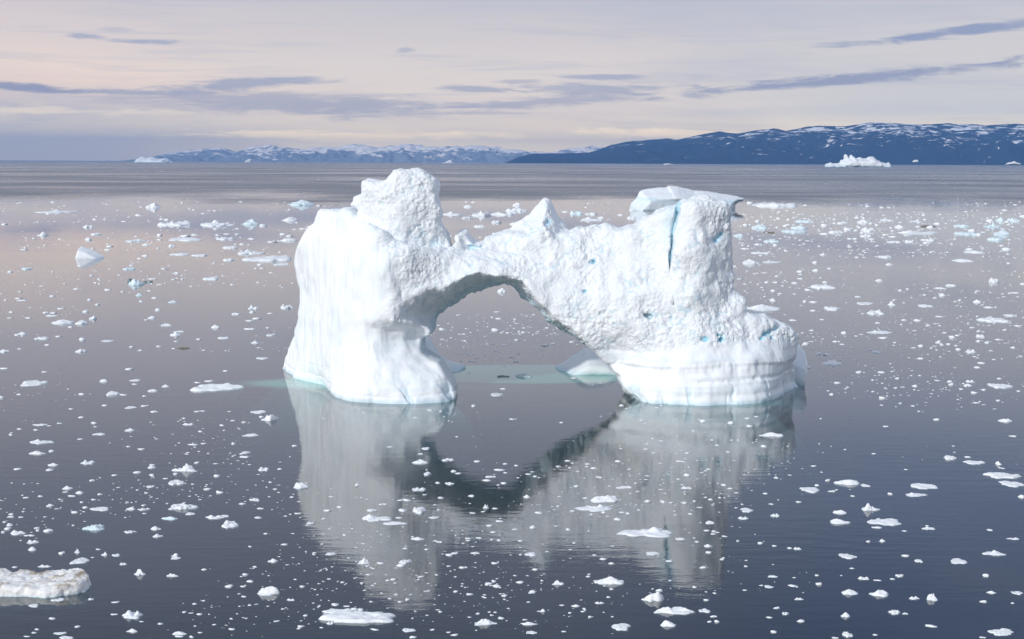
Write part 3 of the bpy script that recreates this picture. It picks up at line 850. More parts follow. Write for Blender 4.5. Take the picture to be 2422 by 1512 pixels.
tb = fromtile([(262, 252), (265, 215), (310, 205), (340, 200), (350, 212), (430, 207), (440, 175), (455, 180), (472, 165), (478, 118), (490, 112), (505, 125), (516, 150), (530, 148), (540, 118), (555, 115),
               (590, 140), (610, 152), (650, 150), (700, 160), (720, 150), (735, 138), (800, 142), (808, 160), (830, 185), (860, 186), (870, 202), (920, 205), (965, 195), (976, 215), (975, 252)], 3000, 540, 2.8833)
iceberg_from_outline('iceberg', tb, 14000.0, 330.0, 9.0, 'long spired blue-white iceberg standing before the dark hills', 9, 110, 0.2, 0.5, bl=0.45, under=30)
lb = fromtile([(113, 330), (120, 270), (140, 240), (165, 230), (205, 205), (240, 215), (300, 222), (380, 212), (430, 230), (490, 240), (550, 225), (582, 228), (592, 250), (625, 250), (640, 275), (660, 270), (690, 292), (735, 293), (742, 330)], 480, 540, 4.0367)
iceberg_from_outline('iceberg', lb, 28000.0, 560.0, 15.0, 'broad flat-topped iceberg low on the far left horizon', 9, 180, 0.2, 0.4, bl=0.4, under=45, grow=14.0)
iceberg_from_outline('iceberg', fromtile([(1608, 326), (1612, 275), (1640, 285), (1680, 295), (1740, 282), (1770, 262), (1810, 235), (1875, 225), (1890, 260), (1905, 300), (1905, 326)], 480, 540, 4.0367), 40000.0, 300.0, 14.0,
                     'small wedge-topped iceberg on the horizon below the snowy mountains', 9, 160, 0.2, 0.4, under=40)
iceberg_from_outline('iceberg', [(268, 391), (271, 387), (280, 385.5), (291, 384), (293, 391)], 40000.0, 160.0, 9.0, 'tiny pale iceberg just left of the broad far-left iceberg', 5, 100, 0.2, 0.4, under=40)
iceberg_from_outline('iceberg', [(1042, 391), (1048, 385), (1056, 383), (1062, 379), (1066, 378.5), (1070, 382), (1078, 386), (1082, 391)], 36000.0, 200.0, 9.0, 'small peaked iceberg on the horizon above the left tower', 6, 110, 0.2, 0.4, under=40)
iceberg_from_outline('iceberg', [(2156, 385), (2158, 380.5), (2163, 378.5), (2170, 379), (2171, 385)], 20000.0, 60.0, 4.0, 'tiny blocky iceberg right of the spired iceberg by the far shore', 3, 40, 0.2, 0.4, under=10)
iceberg_from_outline('iceberg', [(2376, 390), (2384, 385), (2392, 383.5), (2398, 381), (2402, 384.5), (2412, 387), (2414, 390)], 16500.0, 70.0, 4.0, 'small low iceberg at the far right horizon edge', 3, 40, 0.2, 0.4, under=10)
iceberg_from_outline('iceberg', [(1566, 390), (1571, 387.6), (1580, 387), (1592, 389), (1594, 390)], 22000.0, 60.0, 4.0, 'low white ice streak on the horizon above the right tower', 2, 40, 0.2, 0.3, under=10)

mid = [(1480, 506), (1483, 486), (1486, 479), (1500, 467), (1506, 452), (1512, 449), (1530, 446), (1560, 443), (1574, 442), (1577, 438.5), (1600, 440), (1622, 446), (1640, 452), (1662, 452), (1700, 456), (1750, 464), (1774, 471), (1770, 477), (1756, 481), (1748, 488), (1747, 506)]
Ym = 1218.0
lnx, lnz = zip(*[at_depth(u, v, Ym - 25) for u, v in [(1480, 462), (1508, 466), (1560, 471), (1620, 474), (1680, 474), (1760, 478)]])
zl_ = lambda x: np.interp(x, lnx, lnz)
zl_x0 = at_depth(1512, 470, Ym)[0]; zl_x1 = at_depth(1726, 480, Ym)[0]
iceberg_from_outline('iceberg', mid, Ym, 62.0, 0.9, 'flat sloping iceberg with undercut blue-shaded side, behind the right tower', 0.55, 13, 0.30, 0.3, mat=ICE, bl=0.25, under=5, turn=0.5,
                     band=lambda x, y, z: 0.14 * sstep(z - zl_(x), 0.3, -0.6) + 0.22 * np.exp(-((z - zl_(x) + 1.0) / 1.5) ** 2),  # paints the cliff's blue shade and the shadow line below the plate
                     carve=lambda X, Yv, Z: np.maximum(np.maximum(Z - zl_(X), Yv - (Ym - 31 + 2.2)), np.maximum(zl_x0 - X, X - zl_x1)))
pk = fromtile([(522, 692), (540, 682), (565, 662), (592, 640), (603, 605), (612, 588), (622, 583), (640, 588), (690, 605), (740, 630), (772, 650), (830, 653), (850, 662), (856, 692)], 0, 640, 2.0183)
Yp = 581.0
iceberg_from_outline('iceberg', pk, Yp, 13.0, 0.3, 'small shark-fin iceberg with one steep side, alone at left', 0.12, 3.5, 0.20, 0.2, mat=ICE, bl=0.12, under=2.5, grow=0.4)

# ------------------------------------------------------------------ ice floes and chunks traced from the photograph
TILE = {'A': (0, 640, 2.01833), 'B': (0, 1200, 2.01833), 'C': (0, 1798, 2.01833), 'D': (1000, 1798, 2.01833), 'E': (2000, 1798, 2.01833), 'F': (2640, 1798, 2.01833),
        'G': (2640, 1200, 2.01833), 'H': (2640, 700, 2.01833), 'N': (1580, 700, 2.6911), 'M': (1100, 1398, 2.01833)}
# x, waterline y, width, height, kind [, label, short name]   kinds: f flat, h humped, c crumbly, k plate with knob, p peaked, t twin, d dirty
FL = {}
FL['A'] = [(380,322,325,26,'k','long thin ice plate with dark waterline, alone at far left','the long thin far-left plate'),(1148,283,120,40,'h','two-humped white chunk shaped like a swimming swan, far left water','the swan-shaped chunk'),
(2258,265,220,46,'h','sloping blue-white floe left of the tall left tower','the sloping floe by the left tower'),(2185,382,145,30,'h','low dome of ice left of the left tower top','the low dome by the left tower'),
(1305,417,270,42,'c','long crumbly floe, left part of the broken ice row at left','the crumbly floe row'),(1612,422,290,52,'k','white plate with a block on top, middle of the broken ice row','the block-topped plate'),(1880,410,145,46,'h','bluish lump ending the broken ice row on its right','the bluish row-end lump'),
(312,495,90,34,'h'),(655,432,85,26,'c'),(710,488,90,16,'f'),(660,528,62,22,'h'),(1000,540,160,26,'k'),(1378,532,260,24,'f'),(1690,525,160,26,'c'),(1198,495,55,22,'h'),(2170,535,145,26,'f'),(2055,545,90,14,'f'),
(1735,590,120,22,'f'),(1880,635,210,44,'k','knobbly white plate just left of the iceberg flank','the knobbly plate at the flank'),(1290,578,65,22,'h'),(810,578,60,14,'f'),(805,605,55,15,'f'),(1347,642,155,20,'f'),(1498,650,140,20,'f'),(1722,683,85,20,'f'),
(2010,688,420,36,'f','very long white plate reaching the iceberg left flank','the very long flank plate'),(2115,718,135,14,'f'),(1100,650,50,14,'f'),(182,750,105,18,'f'),(957,752,105,22,'f'),(1228,748,60,14,'f'),(1950,744,60,10,'f'),(1580,828,125,24,'f','oval white plate alone between the dirty floe and iceberg','the lone oval plate'),
(1015,870,130,56,'h','blue-white ice lump with brown silty ice behind it','the blue lump with brown ice'),(1105,850,80,18,'d','flat brown silty ice slab beside a blue lump'),(975,848,50,34,'d','brown silty ice boulder behind the blue lump'),
(1150,826,80,8,'f'),(1380,826,35,18,'h'),(1758,868,35,14,'h'),(148,920,36,14,'h'),(1047,950,60,24,'h'),(1160,970,55,14,'f'),(1058,995,40,16,'f'),(1297,1002,78,20,'h'),(390,955,50,16,'p'),(130,972,70,12,'f'),(165,988,75,12,'f'),(740,1018,30,18,'h'),
(435,1050,65,14,'f'),(1192,1060,45,20,'h'),(338,1080,40,18,'h'),(390,1083,50,14,'f'),(380,1107,90,12,'f'),(630,1075,55,22,'h'),(690,1130,60,34,'p'),(1140,1122,70,24,'h'),(1100,1135,60,12,'f'),(205,1122,65,18,'c'),
(445,1163,180,40,'h','long rounded floe, left of a joined pair at left','the rounded floe pair'),(597,1165,110,38,'h','rounded floe, right of a joined pair at left'),(1250,1178,90,22,'h'),(1625,1195,70,30,'h'),(1910,1050,85,38,'c'),(2160,1045,120,36,'c'),(1785,1092,50,20,'h'),(2040,1085,60,12,'f'),
(1880,1143,70,15,'c'),(1945,1125,95,10,'f'),(525,1190,50,16,'f'),(1905,1078,55,20,'c'),(60,1122,60,10,'f'),(2180,500,55,16,'h'),(2140,485,65,16,'h'),(1400,500,75,18,'c'),(1480,490,45,14,'h'),(1195,528,50,14,'h'),(1900,520,60,12,'f'),(2285,445,65,12,'f'),(20,410,50,14,'f')]
FL['B'] = [(157,115,70,28,'h'),(300,150,130,28,'c'),(438,130,50,14,'h'),(610,155,45,30,'p'),(800,168,100,16,'f'),(345,195,50,18,'h'),(20,248,80,28,'h'),(595,248,90,32,'h','smooth sloping chunk on open water at left','the smooth sloping chunk'),(138,224,45,12,'f'),(1320,122,90,38,'h','rounded chunk left of the iceberg left leg','the rounded chunk off the left leg'),
(1345,95,90,16,'c'),(1335,168,50,12,'f'),(1380,224,110,14,'d','thin brownish ice slab left of the iceberg left leg'),(1305,222,40,14,'h'),(1680,145,95,20,'f'),(1495,152,40,14,'h'),(1925,180,70,26,'h'),(2040,125,75,24,'c'),(1880,75,80,14,'f'),(1195,205,50,16,'h'),(990,210,45,16,'c'),
(1060,235,45,14,'f'),(970,380,65,20,'f'),(1975,300,100,18,'f','flat slab just left of the flared left foot','the slab by the flared foot'),(1705,392,45,16,'h'),(318,400,55,10,'f'),(30,373,70,10,'f'),(215,500,215,44,'f','white flat-topped floe with dished edge, far left','the dished far-left floe'),(778,472,65,26,'p'),(1010,466,85,16,'f'),(1000,492,50,12,'f'),
(838,572,105,38,'h','rounded white boulder of ice, left of the long ragged floe','the rounded ice boulder'),(920,575,65,16,'f'),(1145,545,80,22,'h'),(1082,582,45,14,'h'),(1242,510,65,24,'h'),(1600,540,420,55,'f','long ragged white floe pointing at the left foot','the long ragged floe'),(1575,470,80,10,'f'),(1490,480,55,8,'f'),(605,568,45,18,'p'),
(978,672,95,18,'f'),(1090,658,60,14,'f'),(1158,702,50,18,'t'),(530,680,50,14,'c'),(600,745,45,16,'h'),(785,652,40,14,'h'),(1945,708,125,20,'f','smooth flat plate behind the peaked chunk below the left foot','the smooth plate below the left foot'),(2035,765,135,56,'p','peaked chunk with a square top, below the left foot','the square-topped chunk'),(1750,770,60,14,'f'),(1510,698,90,14,'t'),(295,802,120,12,'f'),
(700,788,45,22,'c'),(455,788,50,10,'f'),(135,832,45,18,'t'),(270,838,40,14,'h'),(80,875,35,18,'p'),(738,875,105,18,'f'),(968,845,85,28,'h'),(1420,798,95,20,'t'),(1890,883,125,20,'f','smooth oval plate left of the left tower reflection','the oval plate by the reflection'),(290,940,205,42,'k','low plate with a knob, left foreground','the knobbed left plate'),(265,1020,145,34,'h','wedge floe with a dark end, left foreground','the dark-ended wedge'),
(375,1003,55,24,'h'),(610,908,45,10,'f'),(1185,906,45,8,'f'),(1455,950,75,10,'f'),(1540,942,60,16,'t'),(390,1108,85,28,'h'),(365,1143,60,16,'f'),(655,1095,115,40,'t','twin-lobed chunk, left foreground','the twin-lobed left chunk'),(1390,1150,205,72,'p','crown-shaped peaked chunk, left of the reflection','the crown-shaped chunk'),
(1140,1125,65,22,'h'),(1155,1103,45,12,'f'),(1040,1162,60,22,'h'),(115,1137,65,16,'f'),(1850,1015,80,20,'f'),(1847,1045,65,16,'f'),(1990,1145,90,36,'t'),(860,1185,65,16,'f'),(2110,1137,45,18,'t'),(2225,958,45,16,'h'),(1250,1208,60,14,'f'),(975,965,35,14,'h'),(1505,1000,30,10,'h'),(1425,1008,40,8,'f')]
FL['C'] = [(498,78,90,32,'h'),(595,112,65,28,'h'),(1315,45,135,46,'f','white smooth slab below the crown-shaped chunk','the smooth white slab'),(1128,66,70,20,'f'),(1565,84,75,18,'f'),(545,132,65,18,'c'),(190,144,65,16,'t'),(370,208,60,26,'h'),(740,240,165,34,'f','boat-shaped flat floe, left foreground','the boat-shaped floe'),(645,222,45,22,'h'),(985,234,75,26,'h'),
(1080,236,95,22,'c'),(556,256,45,22,'h'),(1355,232,265,66,'c','large blocky rubble floe, left foreground','the blocky rubble floe'),(1280,308,140,30,'h','smooth bluish half-sunken floe under the blocky rubble floe','the half-sunken floe'),(1430,272,80,22,'f'),(700,388,180,58,'c','jagged rubble chunk with turquoise underwater skirt, left foreground','the jagged rubble chunk'),
(1170,385,90,34,'h'),(1185,440,85,30,'h'),(975,408,105,26,'c','grey-streaked rubble floe, left foreground','the grey-streaked floe'),(1615,300,150,34,'t'),(1690,288,90,20,'f'),(1725,368,145,70,'k','floe with an upright white pinnacle at its right end','the pinnacle floe'),(1925,165,90,28,'c'),(1838,192,55,14,'f'),(1965,230,50,16,'f'),(120,420,125,42,'t'),
(352,400,85,30,'h'),(65,355,55,26,'h'),(280,375,45,18,'h'),(235,542,65,34,'h'),(235,486,100,32,'t'),(215,434,65,14,'f'),(15,408,35,24,'p'),(585,640,135,44,'f','tilted flat slab above the dirty floe','the tilted slab'),(460,570,45,28,'h'),(580,560,45,36,'p'),(785,580,55,36,'p'),(870,586,70,22,'f'),(890,594,60,10,'f'),
(700,598,40,14,'f'),(1320,585,60,28,'p'),(1318,608,85,26,'f'),(925,650,60,24,'t'),(1048,728,95,54,'p','sharp horn-shaped white chunk, left foreground','the horn-shaped chunk'),(1305,738,95,28,'p'),(330,668,110,26,'t'),(103,674,55,22,'f'),(2268,70,135,50,'h','rounded block at the left edge of the tower reflection','the block at the reflection edge'),
(2060,630,80,34,'h'),(2020,880,175,72,'p','clean white pyramid chunk, lower left','the white pyramid chunk'),(2200,920,70,20,'t'),(990,1055,165,76,'t','large twin-peaked chunk near the bottom left','the twin-peaked chunk'),(245,970,85,26,'f'),(430,925,110,24,'f'),(388,1062,65,18,'f'),(995,1160,90,32,'h'),(1355,1178,110,32,'h','low dome near the bottom edge, lower left','the low bottom dome'),
(1360,1195,55,14,'f'),(1750,1142,60,18,'f'),(1210,1102,45,14,'f'),(575,1125,40,20,'f'),(445,1175,100,18,'f'),(490,1211,120,24,'f'),(250,1170,55,16,'f'),(205,1196,55,12,'f'),(2150,500,65,14,'f'),(2350,340,70,24,'c'),(2255,265,50,14,'f'),(2272,1122,60,16,'f'),(1885,514,35,14,'h'),(2010,418,40,14,'h'),(1510,1165,40,14,'h'),
(285,1142,40,16,'h'),(755,120,50,22,'t'),(735,534,60,14,'c'),(1925,668,35,14,'h'),(865,1030,45,12,'f'),(860,936,65,8,'f'),(150,295,50,14,'f'),(685,15,35,20,'h'),(300,722,45,14,'f'),(540,688,40,10,'f'),(690,915,55,18,'t')]
FL['D'] = [(685,50,55,26,'p'),(1145,90,125,36,'c','crumbly white floe in the left leg reflection','the crumbly floe in the reflection'),(1380,42,80,26,'c'),(1672,14,65,18,'c'),(1290,32,40,16,'h'),(1795,36,45,18,'h'),(1548,134,45,24,'c'),(1972,142,60,28,'h'),(1660,222,50,40,'c'),(1310,146,55,16,'f'),(1035,165,75,12,'f'),(865,198,45,16,'f'),(790,245,90,26,'c'),
(820,320,250,64,'k','broad white floe with a raised end, on the left tower reflection','the broad raised floe'),(970,345,190,22,'f','ragged low strip against the broad raised floe'),(1005,298,65,14,'f'),(1152,258,115,54,'c','heaped round rubble chunk right of the broad raised floe','the heaped rubble chunk'),(1265,298,85,16,'f'),(1555,262,60,12,'f'),(1640,250,40,10,'f'),(1765,325,55,18,'f'),(1725,228,45,14,'f'),(1690,360,55,22,'c'),
(1705,408,55,14,'f'),(2010,374,55,28,'h'),(1140,460,110,28,'h','low wing-shaped chunk under the arch reflection','the wing-shaped chunk'),(1600,450,55,14,'f'),(1755,468,40,18,'h'),(1705,460,35,16,'h'),(1912,472,42,14,'h'),(1585,566,60,18,'t'),(2000,585,100,34,'f','smooth oblong block below the arch reflection','the oblong block'),(1920,575,40,16,'h'),(480,574,95,20,'f'),
(725,645,110,56,'p','spiky fan-shaped chunk at the tip of the left tower reflection','the fan-shaped chunk'),(1045,640,105,38,'c'),(1012,662,75,26,'h'),(1740,818,65,24,'h'),(2210,800,105,42,'p','tilted wedge chunk, lower centre','the tilted wedge'),(605,968,50,12,'f'),(545,1025,270,42,'f','flat upper lobe touching the largest bottom floe'),(710,1090,650,76,'f','largest flat rough floe near the bottom centre','the largest bottom floe'),(480,1100,60,32,'c'),
(1070,1155,115,26,'f'),(820,1144,65,12,'f'),(255,1124,55,14,'f'),(415,1126,45,14,'h'),(1645,1105,200,54,'p','boat-like chunk with an upswept point, bottom centre','the boat-like chunk'),(1985,1104,140,32,'h','low fin-shaped chunk at bottom centre','the fin-shaped chunk'),(2000,1172,95,24,'f'),(1430,1186,70,16,'f'),(1375,1164,40,12,'f'),(1105,1203,50,18,'h'),
(2340,966,70,20,'h'),(2240,958,45,10,'f'),(2080,1005,70,28,'p'),(1250,1145,25,22,'p'),(2250,1158,50,16,'t')]
FL['E'] = [(540,178,220,64,'h','rounded white floe, upper of a close pair right of the arch reflection','the upper paired floe'),(470,245,310,66,'k','humped floe, lower of a close pair right of the arch reflection','the lower paired floe'),(870,440,470,96,'k','large lumpy floe across the crack reflection','the large lumpy floe'),(1115,460,95,16,'f'),
(590,798,255,72,'h','smooth whale-backed floe, lower right of centre','the whale-backed floe'),(915,925,190,82,'p','chunk with a sharp spire, lower right of centre','the spired chunk'),(1075,1020,320,66,'t','long ridged floe with two humps below the spired chunk','the two-humped ridge floe'),(1302,1010,90,30,'f'),(672,1145,150,56,'f','square-edged white block near the bottom','the square-edged block'),
(1028,1118,125,54,'h','steep white dome near the bottom, below the two-humped floe','the steep dome'),(950,850,60,22,'p'),(410,742,40,18,'h'),(500,944,80,20,'t'),(1340,338,75,28,'h'),(1325,515,75,28,'h'),(1335,562,48,28,'p'),(640,312,60,26,'c'),(718,268,50,26,'h'),(1455,52,45,22,'h'),(1165,75,100,26,'c'),(985,180,55,26,'c'),(1150,186,45,20,'c'),(905,574,115,24,'f'),
(540,612,65,16,'f'),(1365,1046,55,22,'c'),(1385,1084,45,26,'p'),(430,1046,32,16,'h'),(690,70,130,24,'c'),(400,150,50,16,'f'),(330,60,50,20,'h'),(1335,1085,45,18,'c'),(1428,612,32,20,'p'),(1240,478,35,14,'t')]
FL['F'] = [(820,98,150,38,'f','oval plate with a small block touching its far edge, right side','the oval right plate'),(855,52,35,20,'h'),(1100,42,215,46,'h','broad low mound, right side beyond the oval plate','the broad low mound'),(1230,58,75,22,'f'),(1685,75,205,44,'f','rounded slab, farther of two stacked slabs at right','the farther stacked slab'),(1615,130,190,34,'k','slim slab, nearer of two stacked slabs at right','the nearer stacked slab'),(2360,55,180,42,'f','flat slab cut by the right edge of the view','the right-edge slab'),(2415,142,60,28,'h'),
(468,114,55,20,'h'),(333,250,105,32,'f'),(300,305,90,28,'t'),(545,285,75,30,'t'),(970,98,55,14,'f'),(1265,240,165,72,'p','star-shaped chunk with a central spike, right foreground','the star-shaped chunk'),(1038,262,112,32,'h'),(1030,338,180,44,'h','bumpy white floe below the star-shaped chunk, left one','the bumpy floe by the star'),(1400,352,280,56,'f','long thick white slab below the star-shaped chunk','the long thick slab'),
(1300,376,75,18,'f'),(1710,382,115,28,'k'),(1695,358,32,14,'h'),(1520,398,42,14,'f'),(1355,474,60,24,'p'),(1250,478,40,28,'p'),(425,492,52,24,'c'),(540,510,38,14,'h'),(650,530,55,24,'t'),(710,534,65,24,'t'),(1100,602,145,38,'f','smooth layered plate, right foreground','the layered plate'),(1528,584,55,18,'h'),(1635,630,65,26,'f'),(1945,640,130,38,'f'),
(2210,578,180,50,'k','fish-shaped chunk with a forked tail, right side','the fish-shaped chunk'),(2350,458,115,20,'k'),(1215,760,95,28,'t'),(1425,764,62,18,'f'),(1487,740,68,26,'c'),(2140,738,55,26,'h'),(535,744,85,14,'f'),(495,824,80,20,'f'),(675,816,75,18,'f'),(868,802,50,26,'p'),(1108,875,135,50,'h','rounded chunk with a notched face, left of two alike at lower right','the notched chunk'),(1340,888,155,58,'h','smooth shell-shaped chunk, right of two alike at lower right','the shell-shaped chunk'),
(1595,910,88,28,'t'),(1735,920,85,60,'p','little chunk with one thin upright spike, lower right','the thin-spiked chunk'),(2183,866,80,24,'h'),(2385,874,95,28,'f'),(2120,932,60,22,'t'),(720,914,75,22,'t'),(555,980,55,18,'h'),(620,1026,60,24,'c'),(738,1082,70,24,'h'),(1070,1045,80,42,'p'),(1450,1022,100,38,'c'),(1522,1024,55,22,'h'),
(2265,1180,205,40,'f','ragged flat floe in the bottom right corner','the bottom-right floe'),(2285,1145,95,22,'c'),(1728,1118,85,14,'f'),(533,1162,42,24,'h'),(1095,1195,80,44,'c'),(1000,1208,50,16,'f'),(1300,1184,45,14,'f'),(2125,1208,50,18,'f'),(1130,682,45,12,'f'),(1315,770,50,8,'f'),(2340,942,35,14,'h'),(490,1052,50,18,'c'),(2175,392,50,14,'f'),(1130,132,28,20,'p'),(1410,115,30,16,'p'),(725,178,62,18,'c'),(510,192,45,14,'t')]
FL['G'] = [(785,365,85,32,'c'),(990,342,165,50,'k','hat-shaped floe with a round knob, right of the right leg','the hat-shaped floe'),(1060,104,50,24,'h'),(1350,105,210,30,'k','narrow plate with a lumpy right end, right of the iceberg','the lumpy-ended plate'),(1365,142,80,12,'f'),(1318,252,70,20,'f'),(1048,190,42,12,'f'),(1655,204,50,24,'h'),(1590,216,42,12,'f'),(1850,190,45,16,'h'),(2100,132,65,26,'c'),(2085,168,45,20,'c'),(2145,178,42,24,'c'),
(2035,252,92,32,'t'),(2235,154,50,14,'f'),(2110,334,65,18,'t'),(2075,366,50,18,'h'),(2025,474,72,22,'t'),(2005,504,70,22,'h'),(2275,520,195,42,'f','leaf-shaped flat floe, far right','the leaf-shaped floe'),(2130,536,40,18,'h'),(2195,304,35,12,'f'),(1770,762,50,22,'c'),(2290,774,115,30,'h'),(1372,812,40,16,'t'),(1352,650,40,12,'f'),(350,810,50,18,'h'),
(520,885,195,38,'h','long tapering floe just below the right leg','the tapering floe'),(458,965,50,24,'h'),(1875,1058,112,36,'c'),(2065,1095,175,30,'f'),(2240,1100,55,34,'h'),(2290,1200,285,44,'f','wide flat plate at the right edge, middle height','the wide right-edge plate'),(2002,1044,40,16,'c'),(832,1112,60,16,'h'),(1530,1138,38,12,'f'),(2358,890,60,16,'f'),(1285,1018,32,12,'h'),
(2255,1128,50,14,'f'),(1320,28,40,14,'h'),(1700,46,35,14,'h'),(885,752,22,18,'h'),(325,750,35,14,'h'),(400,736,35,12,'h')]
FL['H'] = [(555,152,375,36,'f','long smooth white floe right of the flat sloping iceberg','the long smooth floe'),(435,318,125,40,'c','bluish crumbly chunk right of the right tower','the bluish crumbly chunk'),(500,352,85,12,'d','thin dark-edged floe right of the right tower'),(705,350,190,24,'f'),(735,320,130,30,'c'),(785,270,175,20,'f'),(1065,278,85,18,'k'),(1210,275,85,24,'h'),(1395,260,115,22,'k'),(1010,352,130,22,'f'),(1105,330,90,26,'c'),
(1255,342,115,40,'c','rubble chunk with a dark spot, far right ice belt','the dark-spotted rubble'),(1230,380,95,20,'c'),(915,362,80,16,'f'),(1490,312,85,24,'h'),(1620,268,85,20,'k'),(1720,308,120,16,'d','long brown-topped floe in the far right ice belt'),(1675,362,340,34,'k','longest white plate in the far right ice belt','the longest belt plate'),(1975,305,130,20,'f'),(2040,368,215,28,'f'),(2205,310,150,40,'k','floe with a turquoise heart, far right ice belt','the turquoise-hearted floe'),
(2180,262,60,20,'h'),(2255,262,80,32,'h'),(2365,265,110,34,'c'),(2280,370,140,38,'h'),(2230,408,130,24,'f'),(1720,412,110,22,'c'),(1565,422,75,22,'c'),(1450,384,85,14,'d'),(1450,426,115,16,'f'),(525,420,135,24,'c'),(270,380,85,26,'p'),(420,442,55,14,'h'),(440,510,150,16,'f'),(365,588,145,40,'h','rounded floe with a green underside, right of the right tower','the green-bellied floe'),
(525,580,175,24,'k'),(1385,540,120,22,'f'),(2065,503,160,20,'f'),(1980,568,150,22,'f'),(845,580,45,22,'c'),(905,520,40,24,'p'),(2210,730,90,44,'c'),(2295,480,60,22,'h'),(740,648,60,20,'h'),(920,772,185,36,'f'),(920,728,45,16,'h'),(1870,755,60,20,'h'),(1235,895,140,20,'f'),(1430,900,62,34,'p'),(990,936,140,30,'f'),(1315,970,155,44,'c','loose rubble patch right of the iceberg shoulder','the loose rubble patch'),
(480,938,280,54,'h','large ridged floe behind the right shoulder of the iceberg','the ridged shoulder floe'),(530,868,55,28,'c'),(1690,912,120,22,'c'),(1340,718,60,22,'h'),(2075,880,60,26,'h'),(1628,1020,58,20,'h'),(1805,990,75,16,'c'),(2235,1028,250,42,'f','thick rectangular plate at far right, mid distance','the rectangular plate'),(2335,985,110,24,'c'),(2160,920,95,14,'c'),(680,1018,72,14,'f'),(535,795,40,16,'h'),
(725,702,60,14,'f'),(555,730,65,12,'f'),(2320,585,40,14,'h'),(1410,595,55,20,'c'),(770,875,40,22,'h'),(835,880,65,16,'c'),(895,1012,45,14,'h'),(2380,810,80,16,'c'),(1795,775,100,14,'c'),(835,945,50,14,'c'),(1320,1034,40,14,'h'),(1175,840,60,16,'h'),(685,735,45,16,'h')]
FL['N'] = [(970,195,100,30,'h'),(470,210,95,26,'h'),(945,252,265,42,'c','crumbly dark-edged floe right of the left tower','the crumbly floe beyond the arch'),(310,290,260,40,'k'),(600,300,210,62,'c'),(820,290,300,38,'c'),(455,325,140,28,'c'),(755,370,120,32,'c'),(585,410,110,28,'c'),(930,385,80,30,'h'),(1570,280,140,40,'c','blue-tinged crumbly floe right of the pointed peak','the floe right of the peak'),(1715,285,130,28,'c'),(1750,345,270,40,'k'),
(2020,292,80,20,'h'),(2130,325,110,32,'c'),(1455,260,70,18,'f'),(810,1070,95,50,'h','white lump seen through the arch, near its top','the lump seen through the arch')]
FL['M'] = [(1740,38,140,38,'h','white chunk on turquoise water between the iceberg legs','the chunk between the legs'),(1585,38,110,18,'d','dark brown ice scraps on turquoise water between the legs'),(1590,128,55,18,'h'),(1540,178,110,26,'f'),(1358,258,45,22,'t'),(960,690,135,38,'h','smooth oval chunk where the dark arch reflection begins','the chunk at the arch reflection'),(1165,670,105,26,'c'),(1010,778,70,30,'c'),(1000,584,70,20,'f'),(1390,678,50,18,'c'),
(1560,742,80,16,'t'),(1490,795,90,18,'c'),(1245,770,65,18,'c'),(735,570,60,14,'f'),(960,620,55,14,'c'),(1830,790,35,16,'h'),(1232,490,30,14,'h'),(2030,382,40,14,'h'),(1660,358,55,12,'c')]

